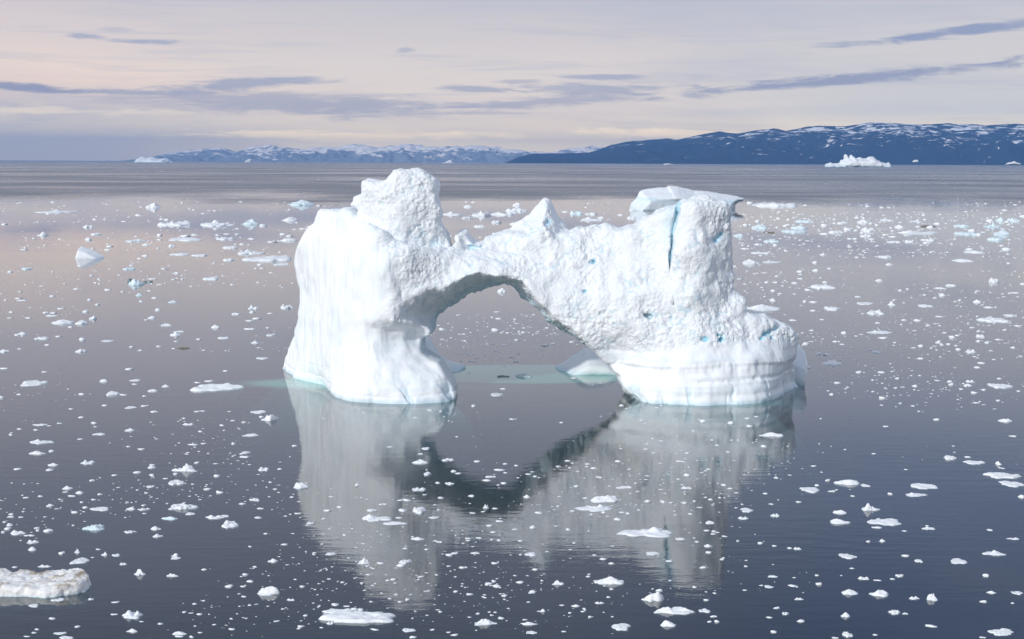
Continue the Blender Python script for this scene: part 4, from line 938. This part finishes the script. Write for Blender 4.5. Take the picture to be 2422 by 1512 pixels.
def floe_mesh(w, dpt, hgt, kind, rs, fine):
    """irregular closed lump of ice floating at z=0: polar height field over a ragged outline, with a hull below"""
    nt = 44 if fine > 1 else (30 if fine else 20)
    nr = 16 if fine > 1 else (9 if fine else 6)
    th = np.linspace(0, 2 * np.pi, nt, endpoint=False)
    ph = rs.rand(8) * 6.28
    am = {'f': .24, 'h': .2, 'c': .3, 'k': .26, 'p': .26, 't': .24, 'd': .24}[kind]
    ro = 1 + am * (np.sin(2 * th + ph[0]) * .5 + np.sin(3 * th + ph[1]) * .6 + np.sin(5 * th + ph[2]) * .4 + np.sin(8 * th + ph[3]) * .28 + np.sin(13 * th + ph[4]) * .18)
    ro += am * 0.35 * (rs.rand(nt) - .5)
    rr = np.concatenate([[0.0], np.linspace(0, 1, nr)[1:] ** 0.8])
    Rr, Th = np.meshgrid(rr, th, indexing='ij')
    RO = ro[None, :]
    ux = Rr * RO * np.cos(Th); uy = Rr * RO * np.sin(Th)
    sx = w / 2 / max(np.abs(ro * np.cos(th)).max(), .1); sy = dpt / 2
    e = np.clip(1 - Rr ** 2, 0, 1)
    o = rs.rand(3) * 40
    def nz(f, L): return fbm(ux * f + o[0], uy * f + o[1], ux * 0 + o[2], L, 3)
    def blob(cx, cy, s, a, p=2): return a * np.exp(-(((ux - cx) ** 2 + (uy - cy) ** 2) / s ** 2) ** (p / 2))
    rim = np.clip((1 - Rr) * 7, 0, 1) ** 0.6
    if kind in 'fd':
        z = rim * (0.5 + 0.34 * nz(2.2, L1) + 0.24 * nz(6, L2)) + 0.25 * e * (nz(1.3, L3) + 0.2)
    elif kind == 'h':
        c = rs.uniform(-.35, .35)
        z = e ** 0.5 * (0.5 + 0.4 * nz(1.7, L1)) + rim * blob(c, 0.1, .4, .4) + .16 * nz(5, L2) * rim
        for k in range(3):
            an = rs.uniform(0, 6.28)
            z = np.minimum(z, np.maximum(.95 - rs.uniform(.5, 1.3) * (ux * math.cos(an) + uy * math.sin(an)), .1) + .1 * nz(4, L1))
        z = np.maximum(z, .06 * rim)
    elif kind == 'c':
        z = rim * (0.28 + 0.95 * np.maximum(nz(2.4, L1) + .12, 0) + .38 * nz(7, L2))
        for _ in range(5): z = z + rim * blob(rs.uniform(-.75, .75), rs.uniform(-.4, .4), rs.uniform(.1, .25), rs.uniform(.2, .7))
    elif kind == 'k':
        z = rim * (0.26 + .18 * nz(3, L1) + .16 * nz(7, L2))
        c = rs.choice([-1, 1]) * rs.uniform(.1, .5)
        z = z + rim * (blob(c, .1, rs.uniform(.16, .26), .9, 3) + blob(c - rs.uniform(.25, .45), 0, .22, .3))
    elif kind == 'p':
        c = rs.uniform(-.35, .35); cy = rs.uniform(-.15, .25)
        r = np.full(ux.shape, 9.0)
        for k in range(rs.randint(4, 7)):
            an = rs.uniform(0, 6.28); sl = rs.uniform(.7, 2.4)
            r = np.minimum(r, 1.0 + rs.uniform(-.12, .05) - sl * ((ux - c) * math.cos(an) + (uy - cy) * math.sin(an)))
        z = np.minimum(np.clip(r, 0, 1.2), e ** .45 * 1.3) * rim
        z = z + rim * (.16 * nz(2.6, L1) + .16 * nz(6, L2)) + rim * .12
        if rs.rand() < .6: z = z + rim * blob(c + rs.choice([-1, 1]) * rs.uniform(.35, .55), rs.uniform(-.2, .2), .2, .4, 3)
    elif kind == 'pp':
        c = rs.uniform(-.3, .3)
        r = np.sqrt((ux - c) ** 2 + (uy * 1.1) ** 2)
        z = e ** .5 * (np.clip(1 - r * 1.9, 0, 1) * 1.0 + .22 + .22 * nz(2.6, L1) + .14 * nz(6, L2))
        if rs.rand() < .6: z = z + e * blob(c + rs.choice([-1, 1]) * .4, 0, .16, .45)
    else:
        c = rs.uniform(.38, .55)
        z = rim * (.2 + .2 * nz(3, L1)) + rim * (blob(-c, 0, .3, .75, 3) + blob(c, .1, .24, .6, 3)) + .16 * nz(6, L2) * rim
    z = np.maximum(z, 0.02)
    z[-1] = 0.0
    z = z / z.max() * hgt
    top = np.stack([ux * sx, uy * sy, z + 0.02 * hgt], -1)
    top[-1, :, 2] = 0.0
    # hull: slightly wider just under water, then closing
    dr = min(w, dpt) * 0.35 + hgt * .8
    bot = []
    for k, (f, g) in enumerate([(1.01, -.12), (.95, -.35), (.7, -.8), (.0, -1.0)]):
        bot.append(np.stack([ro * np.cos(th) * sx * f, ro * np.sin(th) * sy * f, np.full(nt, g * dr)], -1))
    P = np.concatenate([top, np.array(bot)], 0)
    n = P.shape[0]
    V = P.reshape(-1, 3)
    a = np.arange(n * nt).reshape(n, nt)
    b = np.roll(a, -1, axis=1)
    Q = np.stack([a[:-1], a[1:], b[1:], b[:-1]], -1).reshape(-1, 4)
    blue = np.concatenate([0.16 * (1 - np.clip(z / (hgt * .22), 0, 1)).ravel(), np.full(4 * nt, .5)])
    return V, Q, blue

flist = []
for t, rows in FL.items():
    ox, oy, sc = TILE[t]
    for row in rows:
        x, yb, w, hp, kind = row[:5]
        u, v = (ox + x / sc) / S2V, (oy + yb / sc) / S2V
        flist.append(dict(u=u, v=v, w=w / sc / S2V, h=hp / sc / S2V, kind=kind, label=row[5] if len(row) > 5 else None, short=row[6] if len(row) > 6 else None))
# a floe met twice where two tiles overlap is kept once
keep = []
for f in flist:
    if any(abs(f['u'] - g['u']) < 5 + .2 * g['w'] and abs(f['v'] - g['v']) < 4 for g in keep) and not f['label']:
        continue
    keep.append(f)
flist = keep
for f in flist: f['area'] = f['w'] * f['h'] * (4 if f['label'] else 1)
flist.sort(key=lambda f: -f['area'])
NAMED = 292
small = flist[NAMED:]
flist = flist[:NAMED]

SHAPE = {'f': 'flat', 'h': 'humped', 'c': 'crumbly', 'k': 'knobbed', 'p': 'peaked', 't': 'two-lobed', 'd': 'brownish'}
anchors = [f for f in flist if f['short']]
used = {}
def place_words(f):
    best = sorted(anchors, key=lambda g: (g['u'] - f['u']) ** 2 + (3.0 * (g['v'] - f['v'])) ** 2)[0]
    du, dv = f['u'] - best['u'], f['v'] - best['v']
    if abs(du) > 2.2 * abs(dv): rel = 'right of' if du > 0 else 'left of'
    elif dv < 0: rel = ('beyond and right of' if du > 0 else 'beyond and left of') if abs(du) > .6 * abs(dv) else 'beyond'
    else: rel = ('nearer and right of' if du > 0 else 'nearer and left of') if abs(du) > .6 * abs(dv) else 'nearer than'
    return best, rel, math.hypot(du, dv)
rest = [f for f in flist if not f['label']]
for f in rest:
    b, rel, d = place_words(f)
    f['key'] = (SHAPE[f['kind']], rel, b['short']); f['dist'] = d
NTH = ['', 'second ', 'third ', 'fourth ', 'fifth ', 'sixth ', 'seventh ', 'eighth ']
for f in sorted(rest, key=lambda f: f['dist']):
    k = used.get(f['key'], 0); used[f['key']] = k + 1
    noun = 'ice plate' if f['kind'] in 'fd' else 'ice chunk'
    f['label'] = ('%snearest small %s %s %s %s' % (NTH[min(k, 7)], f['key'][0], noun, f['key'][1], f['key'][2]))
    if k == 0: f['label'] = 'small %s %s %s %s' % (f['key'][0], noun, f['key'][1], f['key'][2]) if True else ''
for f in rest:   # say "nearest" where there is a second one like it
    if used[f['key']] > 1 and not f['label'].split()[0] in ('second', 'third', 'fourth', 'fifth', 'sixth'):
        f['label'] = 'nearest ' + f['label']
    f['label'] = ' '.join(w for i, w in enumerate(f['label'].split()) if not (w == 'small' and len(f['label'].split()) > 16))

def floe_dims(f):
    x, y = on_water(f['u'], f['v'])
    D = math.hypot(y, CAM_H)
    px = D / F
    ang = math.atan2(CAM_H, y)
    w = f['w'] * px
    flat = {'f': .88, 'd': .8, 'h': .45, 'c': .55, 'k': .6, 'p': .3, 't': .5}[f['kind']]
    dpt = np.clip(flat * f['h'] * px / math.sin(ang), .32 * w, 1.1 * w)
    hgt = max((f['h'] * px - dpt * math.sin(ang) * .8), .22 * f['h'] * px, .06 * w)
    return x, y + dpt / 2, w, dpt, hgt

rs = np.random.RandomState(77)
for f in flist:
    x, y, w, dpt, hgt = floe_dims(f)
    fine = 2 if f['w'] > 60 else (1 if f['w'] > 22 else 0)
    V, Q, bl = floe_mesh(w, dpt, hgt, f['kind'], rs, fine)
    turq = 'blu' in f['label'] or 'turquoise' in f['label']
    if turq: bl = np.minimum(bl + .3, 1)
    nm = 'ice_floe' if f['kind'] in 'fkd' else 'ice_chunk'
    mat = BROWN if f['kind'] == 'd' else FLOE
    o = link(nm, new_mesh(nm, V, Q, mat, {'blue': bl, 'rough': bl * 0 + .8}), None, (x, y, 0))
    tag(o, f['label'], 'ice floe' if nm == 'ice_floe' else 'ice chunk', 'drifting pieces of ice')

# the big dirty floe cut by the left edge of the view
def dirty_floe():
    rs = np.random.RandomState(4)
    x0, y0 = on_water(-14, 1412); x1, y1 = on_water(217, 1385)
    yb = on_water(100, 1372)[1]
    px = math.hypot(y0, CAM_H) / F
    w = (x1 - x0) + 3.0
    cx = (x0 + x1) / 2 - 1.5; cy = y0 + 2.6
    h = 0.11
    xs = np.arange(-w / 2 - 1, w / 2 + 1, h); ys = np.arange(-4, 4, h); zs = np.arange(-1.6, 2.6, h)
    Xg, Yg, Zg = np.meshgrid(xs, ys, zs, indexing='ij')
    dpt = 2.6
    edge = 0.5 * fbm(Xg / 2.2, Yg / 2.2, Xg * 0, L1, 3)
    ax = np.maximum(np.abs(Xg) - (w / 2 - 2.0), 0) / 2.0
    d2 = (np.sqrt(ax ** 2 + (Yg / dpt) ** 2) - 1) * 1.9 + edge * .7
    toph = 1.0 + 0.17 * fbm(Xg / 2.0, Yg / 2.0, Xg * 0 + 3, L2, 4) + .25 * (Yg / dpt)
    S = smax(smax(d2, Zg - toph, .35), -1.3 - Zg, .2)
    S -= .08 * billow(Xg / 1.1, Yg / 1.1, Zg / 1.1, L3, 2)
    V, Q = surface_nets(S, (xs[0], ys[0], zs[0]), h)
    N = vert_normals(V, Q)
    x, y, z = V.T
    V = V + N * (.035 * billow(x / .45, y / .45, z / .45, L1, 2) + .05 * fbm(x / 1.2, y / 1.2, z / .8, L2, 2))[:, None]
    dirt = sstep(z + .3 * fbm(x / 2, y / 2, x * 0, L1, 2), .5, 1.3) * .9
    o = link('ice_floe', new_mesh('dirty_floe', V, Q, DIRTY, {'blue': .6 * sstep(z, .25, -.1), 'rough': z * 0 + .9, 'dirt': dirt}), None, (cx, cy, 0))
    tag(o, 'large thick floe stained with brown dirt, cut by the left edge at the bottom', 'ice floe', 'drifting pieces of ice')
dirty_floe()

# ------------------------------------------------------------------ brash: the scatter of crumbs too small to count, one object
def brash():
    rs = np.random.RandomState(9)
    # a few crumb shapes
    base = []
    ico = [(0, 0, 1)]
    for k in range(6): ico.append((math.cos(k * math.pi / 3), math.sin(k * math.pi / 3), .45))
    for k in range(6): ico.append((1.1 * math.cos((k + .5) * math.pi / 3), 1.1 * math.sin((k + .5) * math.pi / 3), -.35))
    fc = []
    for k in range(6): fc.append((0, 1 + k, 1 + (k + 1) % 6))
    for k in range(6):
        fc.append((1 + k, 7 + k, 1 + (k + 1) % 6)); fc.append((7 + k, 7 + (k + 1) % 6, 1 + (k + 1) % 6))
    ico = np.array(ico); fc = np.array(fc)
    for s in range(14):
        b = ico + rs.normal(0, .2, ico.shape)
        b[0, :2] += rs.uniform(-.5, .5, 2)
        base.append(b)
    px_, py_, sz, asp, hh_ = [], [], [], [], []
    legs = [[(-47, 276), (-47, 262), (-30, 246), (-26, 231), (-8, 230), (-8, 262), (-20, 290)], [(18, 252), (20, 234), (28, 228), (44, 230), (53, 250), (60, 284), (14, 282)]]
    target = 7200
    while len(px_) < target:
        u = rs.uniform(-60, 2480)
        v = 478 + (1540 - 478) * rs.rand() ** 1.25
        x, y = on_water(u, v)
        cl = fbm(np.array([x / 22.0]), np.array([y / 60.0]), np.array([0.5]), L2, 3)[0]
        cl2 = fbm(np.array([x / 90.0]), np.array([y / 260.0]), np.array([4.5]), L1, 2)[0]
        cl3 = fbm(np.array([x / 55.0]), np.array([y / 13.0]), np.array([8.5]), L3, 3)[0]
        dens = 0.10 + .9 * cl + .8 * cl3 + .5 * cl2
        if u > 1720 and 505 < v < 610: dens += 1.1
        if u > 1700 and 600 < v < 850: dens += .22
        if u < 720 and 740 < v < 830: dens += .25
        if 950 < u < 1450 and 1100 < v < 1260: dens += .25
        if 1880 < u and 850 < v < 1080: dens -= .3
        if 600 < u < 1100 and 880 < v < 1080: dens -= .35
        if 1080 < u < 1480 and 880 < v < 1000: dens -= .35
        if v > 1000: dens *= 0.62
        if u > 1700 and v > 850: dens *= 0.7
        if rs.rand() > dens: continue
        P = np.array([x]), np.array([y])
        if any(poly_sd(P[0], P[1], L)[0] < .6 for L in legs): continue
        px = math.hypot(y, CAM_H) / F
        s = min(rs.lognormal(math.log(2.6 + (v - 478) / 700), .72), 16.0) * px
        px_.append(x); py_.append(y); sz.append(s); asp.append(rs.uniform(.35, 1.0)); hh_.append(rs.uniform(.08, .32))
    # further specks on the open water out to the horizon
    for _ in range(90):
        u = rs.uniform(0, 2421); v = rs.uniform(400, 480)
        x, y = on_water(u, v); px = math.hypot(y, CAM_H) / F
        px_.append(x); py_.append(y); sz.append(rs.uniform(1.2, 3.0) * px); asp.append(.8); hh_.append(.35)
    for f in small:
        x, y, w, dpt, hgt = floe_dims(f)
        for k in range(2):
            px_.append(x + rs.normal(0, .12) * w); py_.append(y + rs.normal(0, .1) * dpt); sz.append(w * rs.uniform(.55, .9)); asp.append(np.clip(dpt / w, .4, 1)); hh_.append(np.clip(hgt / w, .12, .4))
    VV, FF, off = [], [], 0
    for x, y, s, a, hgt in zip(px_, py_, sz, asp, hh_):
        b = base[rs.randint(len(base))]
        t = rs.uniform(-.5, .5)
        c, sn = math.cos(t), math.sin(t)
        q = np.empty_like(b)
        bx_ = b[:, 0] * s / 2; by_ = b[:, 1] * s / 2 * a
        q[:, 0] = bx_ * c - by_ * sn + x; q[:, 1] = bx_ * sn + by_ * c + y; q[:, 2] = b[:, 2] * s * hgt
        VV.append(q); FF.append(fc + off); off += len(b)
    V = np.concatenate(VV); Fc = np.concatenate(FF)
    o = link('brash_ice', new_mesh('brash_ice', V, Fc, FLOE, {'blue': (V[:, 2] < 0) * .35, 'rough': V[:, 2] * 0 + .6}, smooth=True))
    tag(o, 'thousands of small white ice crumbs scattered over the whole sea', 'brash ice', kind='stuff')
brash()

# ------------------------------------------------------------------ small dark things far out: two whale backs and a boat
def whale(u, v, wpx, label):
    x, y = on_water(u, v)
    px = math.hypot(y, CAM_H) / F
    w = wpx * px
    m = bpy.data.materials.get('whale_skin')
    if not m:
        m = bpy.data.materials.new('whale_skin'); m.use_nodes = True
        T = NT(m.node_tree); b = T.n['Principled BSDF']
        T.l.new(T.mix(T.noise(T.new('ShaderNodeTexCoord').outputs['Object'], .8, 3), (.012, .014, .018, 1), (.03, .033, .04, 1)), b.inputs['Base Color'])
        b.inputs['Roughness'].default_value = .35
    ts = np.linspace(0, 1, 26)
    V = []
    for t in ts:
        xx = (t - .5) * w
        hb = .13 * w * math.sin(math.pi * min(t * 1.05, 1)) ** .7 - .02 * w
        fin = .05 * w * math.exp(-((t - .62) / .035) ** 2)
        rad = max(.11 * w * math.sin(math.pi * t) ** .6, .01)
        for k in range(14):
            a = 2 * math.pi * k / 14
            zz = hb - rad + rad * math.sin(a) + (fin if k in (3, 4) else 0)
            V.append((xx, rad * math.cos(a), zz))
    a = np.arange(len(V)).reshape(26, 14); b = np.roll(a, -1, 1)
    Q = np.stack([a[:-1], a[1:], b[1:], b[:-1]], -1).reshape(-1, 4)
    o = link('whale', new_mesh('whale', V, Q, m), None, (x, y, 0))
    tag(o, label, 'whale')
whale(2196, 426.5, 9, 'dark whale back breaking the surface below the spired far iceberg')
whale(1442, 408.5, 4.5, 'tiny dark whale back far out, left of the flat sloping iceberg')

def boat(u, v, wpx):
    x, y = on_water(u, v)
    px = math.hypot(y, CAM_H) / F
    Lb = wpx * px
    root = bpy.data.objects.new('motor_boat', None); C.objects.link(root); root.location = (x, y, 0)
    tag(root, 'tiny white motor boat with dark stern on the far water, left of the tall tower', 'boat')
    def pm(nm, c, r=.4):
        m = bpy.data.materials.new(nm); m.use_nodes = True
        T = NT(m.node_tree); b = T.n['Principled BSDF']
        T.l.new(T.mix(T.noise(T.new('ShaderNodeTexCoord').outputs['Object'], 1.5, 3), (*c, 1), (c[0] * .8, c[1] * .8, c[2] * .8, 1)), b.inputs['Base Color'])
        b.inputs['Roughness'].default_value = r
        return m
    white = pm('boat_paint', (.75, .76, .74)); dark = pm('boat_dark', (.02, .022, .028))
    ns = 14; V = []
    for i in range(ns):
        t = i / (ns - 1); xx = (t - .5) * Lb
        wd = .15 * Lb * (min(1, t * 2.6) ** .7) ; sh = .10 * Lb * (1.25 - .35 * t)
        V += [(xx, -wd, sh), (xx, -wd * .75, 0), (xx, 0, -.03 * Lb), (xx, wd * .75, 0), (xx, wd, sh), (xx, wd * .9, sh * .92), (xx, 0, sh * .8), (xx, -wd * .9, sh * .92)]
    a = np.arange(len(V)).reshape(ns, 8); b = np.roll(a, -1, 1)
    Q = np.stack([a[:-1], a[1:], b[1:], b[:-1]], -1).reshape(-1, 4)
    Q = np.concatenate([Q, [(a[-1, 0], a[-1, 1], a[-1, 2], a[-1, 6]), (a[-1, 2], a[-1, 3], a[-1, 4], a[-1, 6])]])
    link('hull', new_mesh('hull', V, Q, white, smooth=False), root)
    def bx_(nm, x0, x1, yw, z0, z1, m, tp=.85):
        Vb = [(x0, -yw, z0), (x1, -yw, z0), (x1, yw, z0), (x0, yw, z0), (x0 + (x1 - x0) * .1, -yw * tp, z1), (x1 - (x1 - x0) * .05, -yw * tp, z1), (x1 - (x1 - x0) * .05, yw * tp, z1), (x0 + (x1 - x0) * .1, yw * tp, z1)]
        link(nm, new_mesh(nm, Vb, [(3, 2, 1, 0), (4, 5, 6, 7), (0, 1, 5, 4), (1, 2, 6, 5), (2, 3, 7, 6), (3, 0, 4, 7)], m, smooth=False), root)
    bx_('cabin', -.12 * Lb, .18 * Lb, .11 * Lb, .09 * Lb, .25 * Lb, dark)
    bx_('outboard_motor', .47 * Lb, .55 * Lb, .04 * Lb, -.02 * Lb, .17 * Lb, dark)
boat(757, 425.5, 10)
# ------------------------------------------------------------------ sea haze
def haze():
    m = bpy.data.materials.new('haze'); m.use_nodes = True
    T = NT(m.node_tree); T.n.clear()
    out = T.new('ShaderNodeOutputMaterial')
    v = T.new('ShaderNodeVolumePrincipled')
    v.inputs['Color'].default_value = (*HAZE_C, 1)
    v.inputs['Density'].default_value = HAZE_D
    v.inputs['Anisotropy'].default_value = 0.0
    T.l.new(v.outputs[0], out.inputs['Volume'])
    o = link('haze', box_mesh('haze', -SEA_W - 500, SEA_W + 500, SEA_Y0 - 500, SEA_Y1 + 500, -SEA_D - 1.6, HAZE_TOP, m))
    tag(o, kind='stuff')
haze()
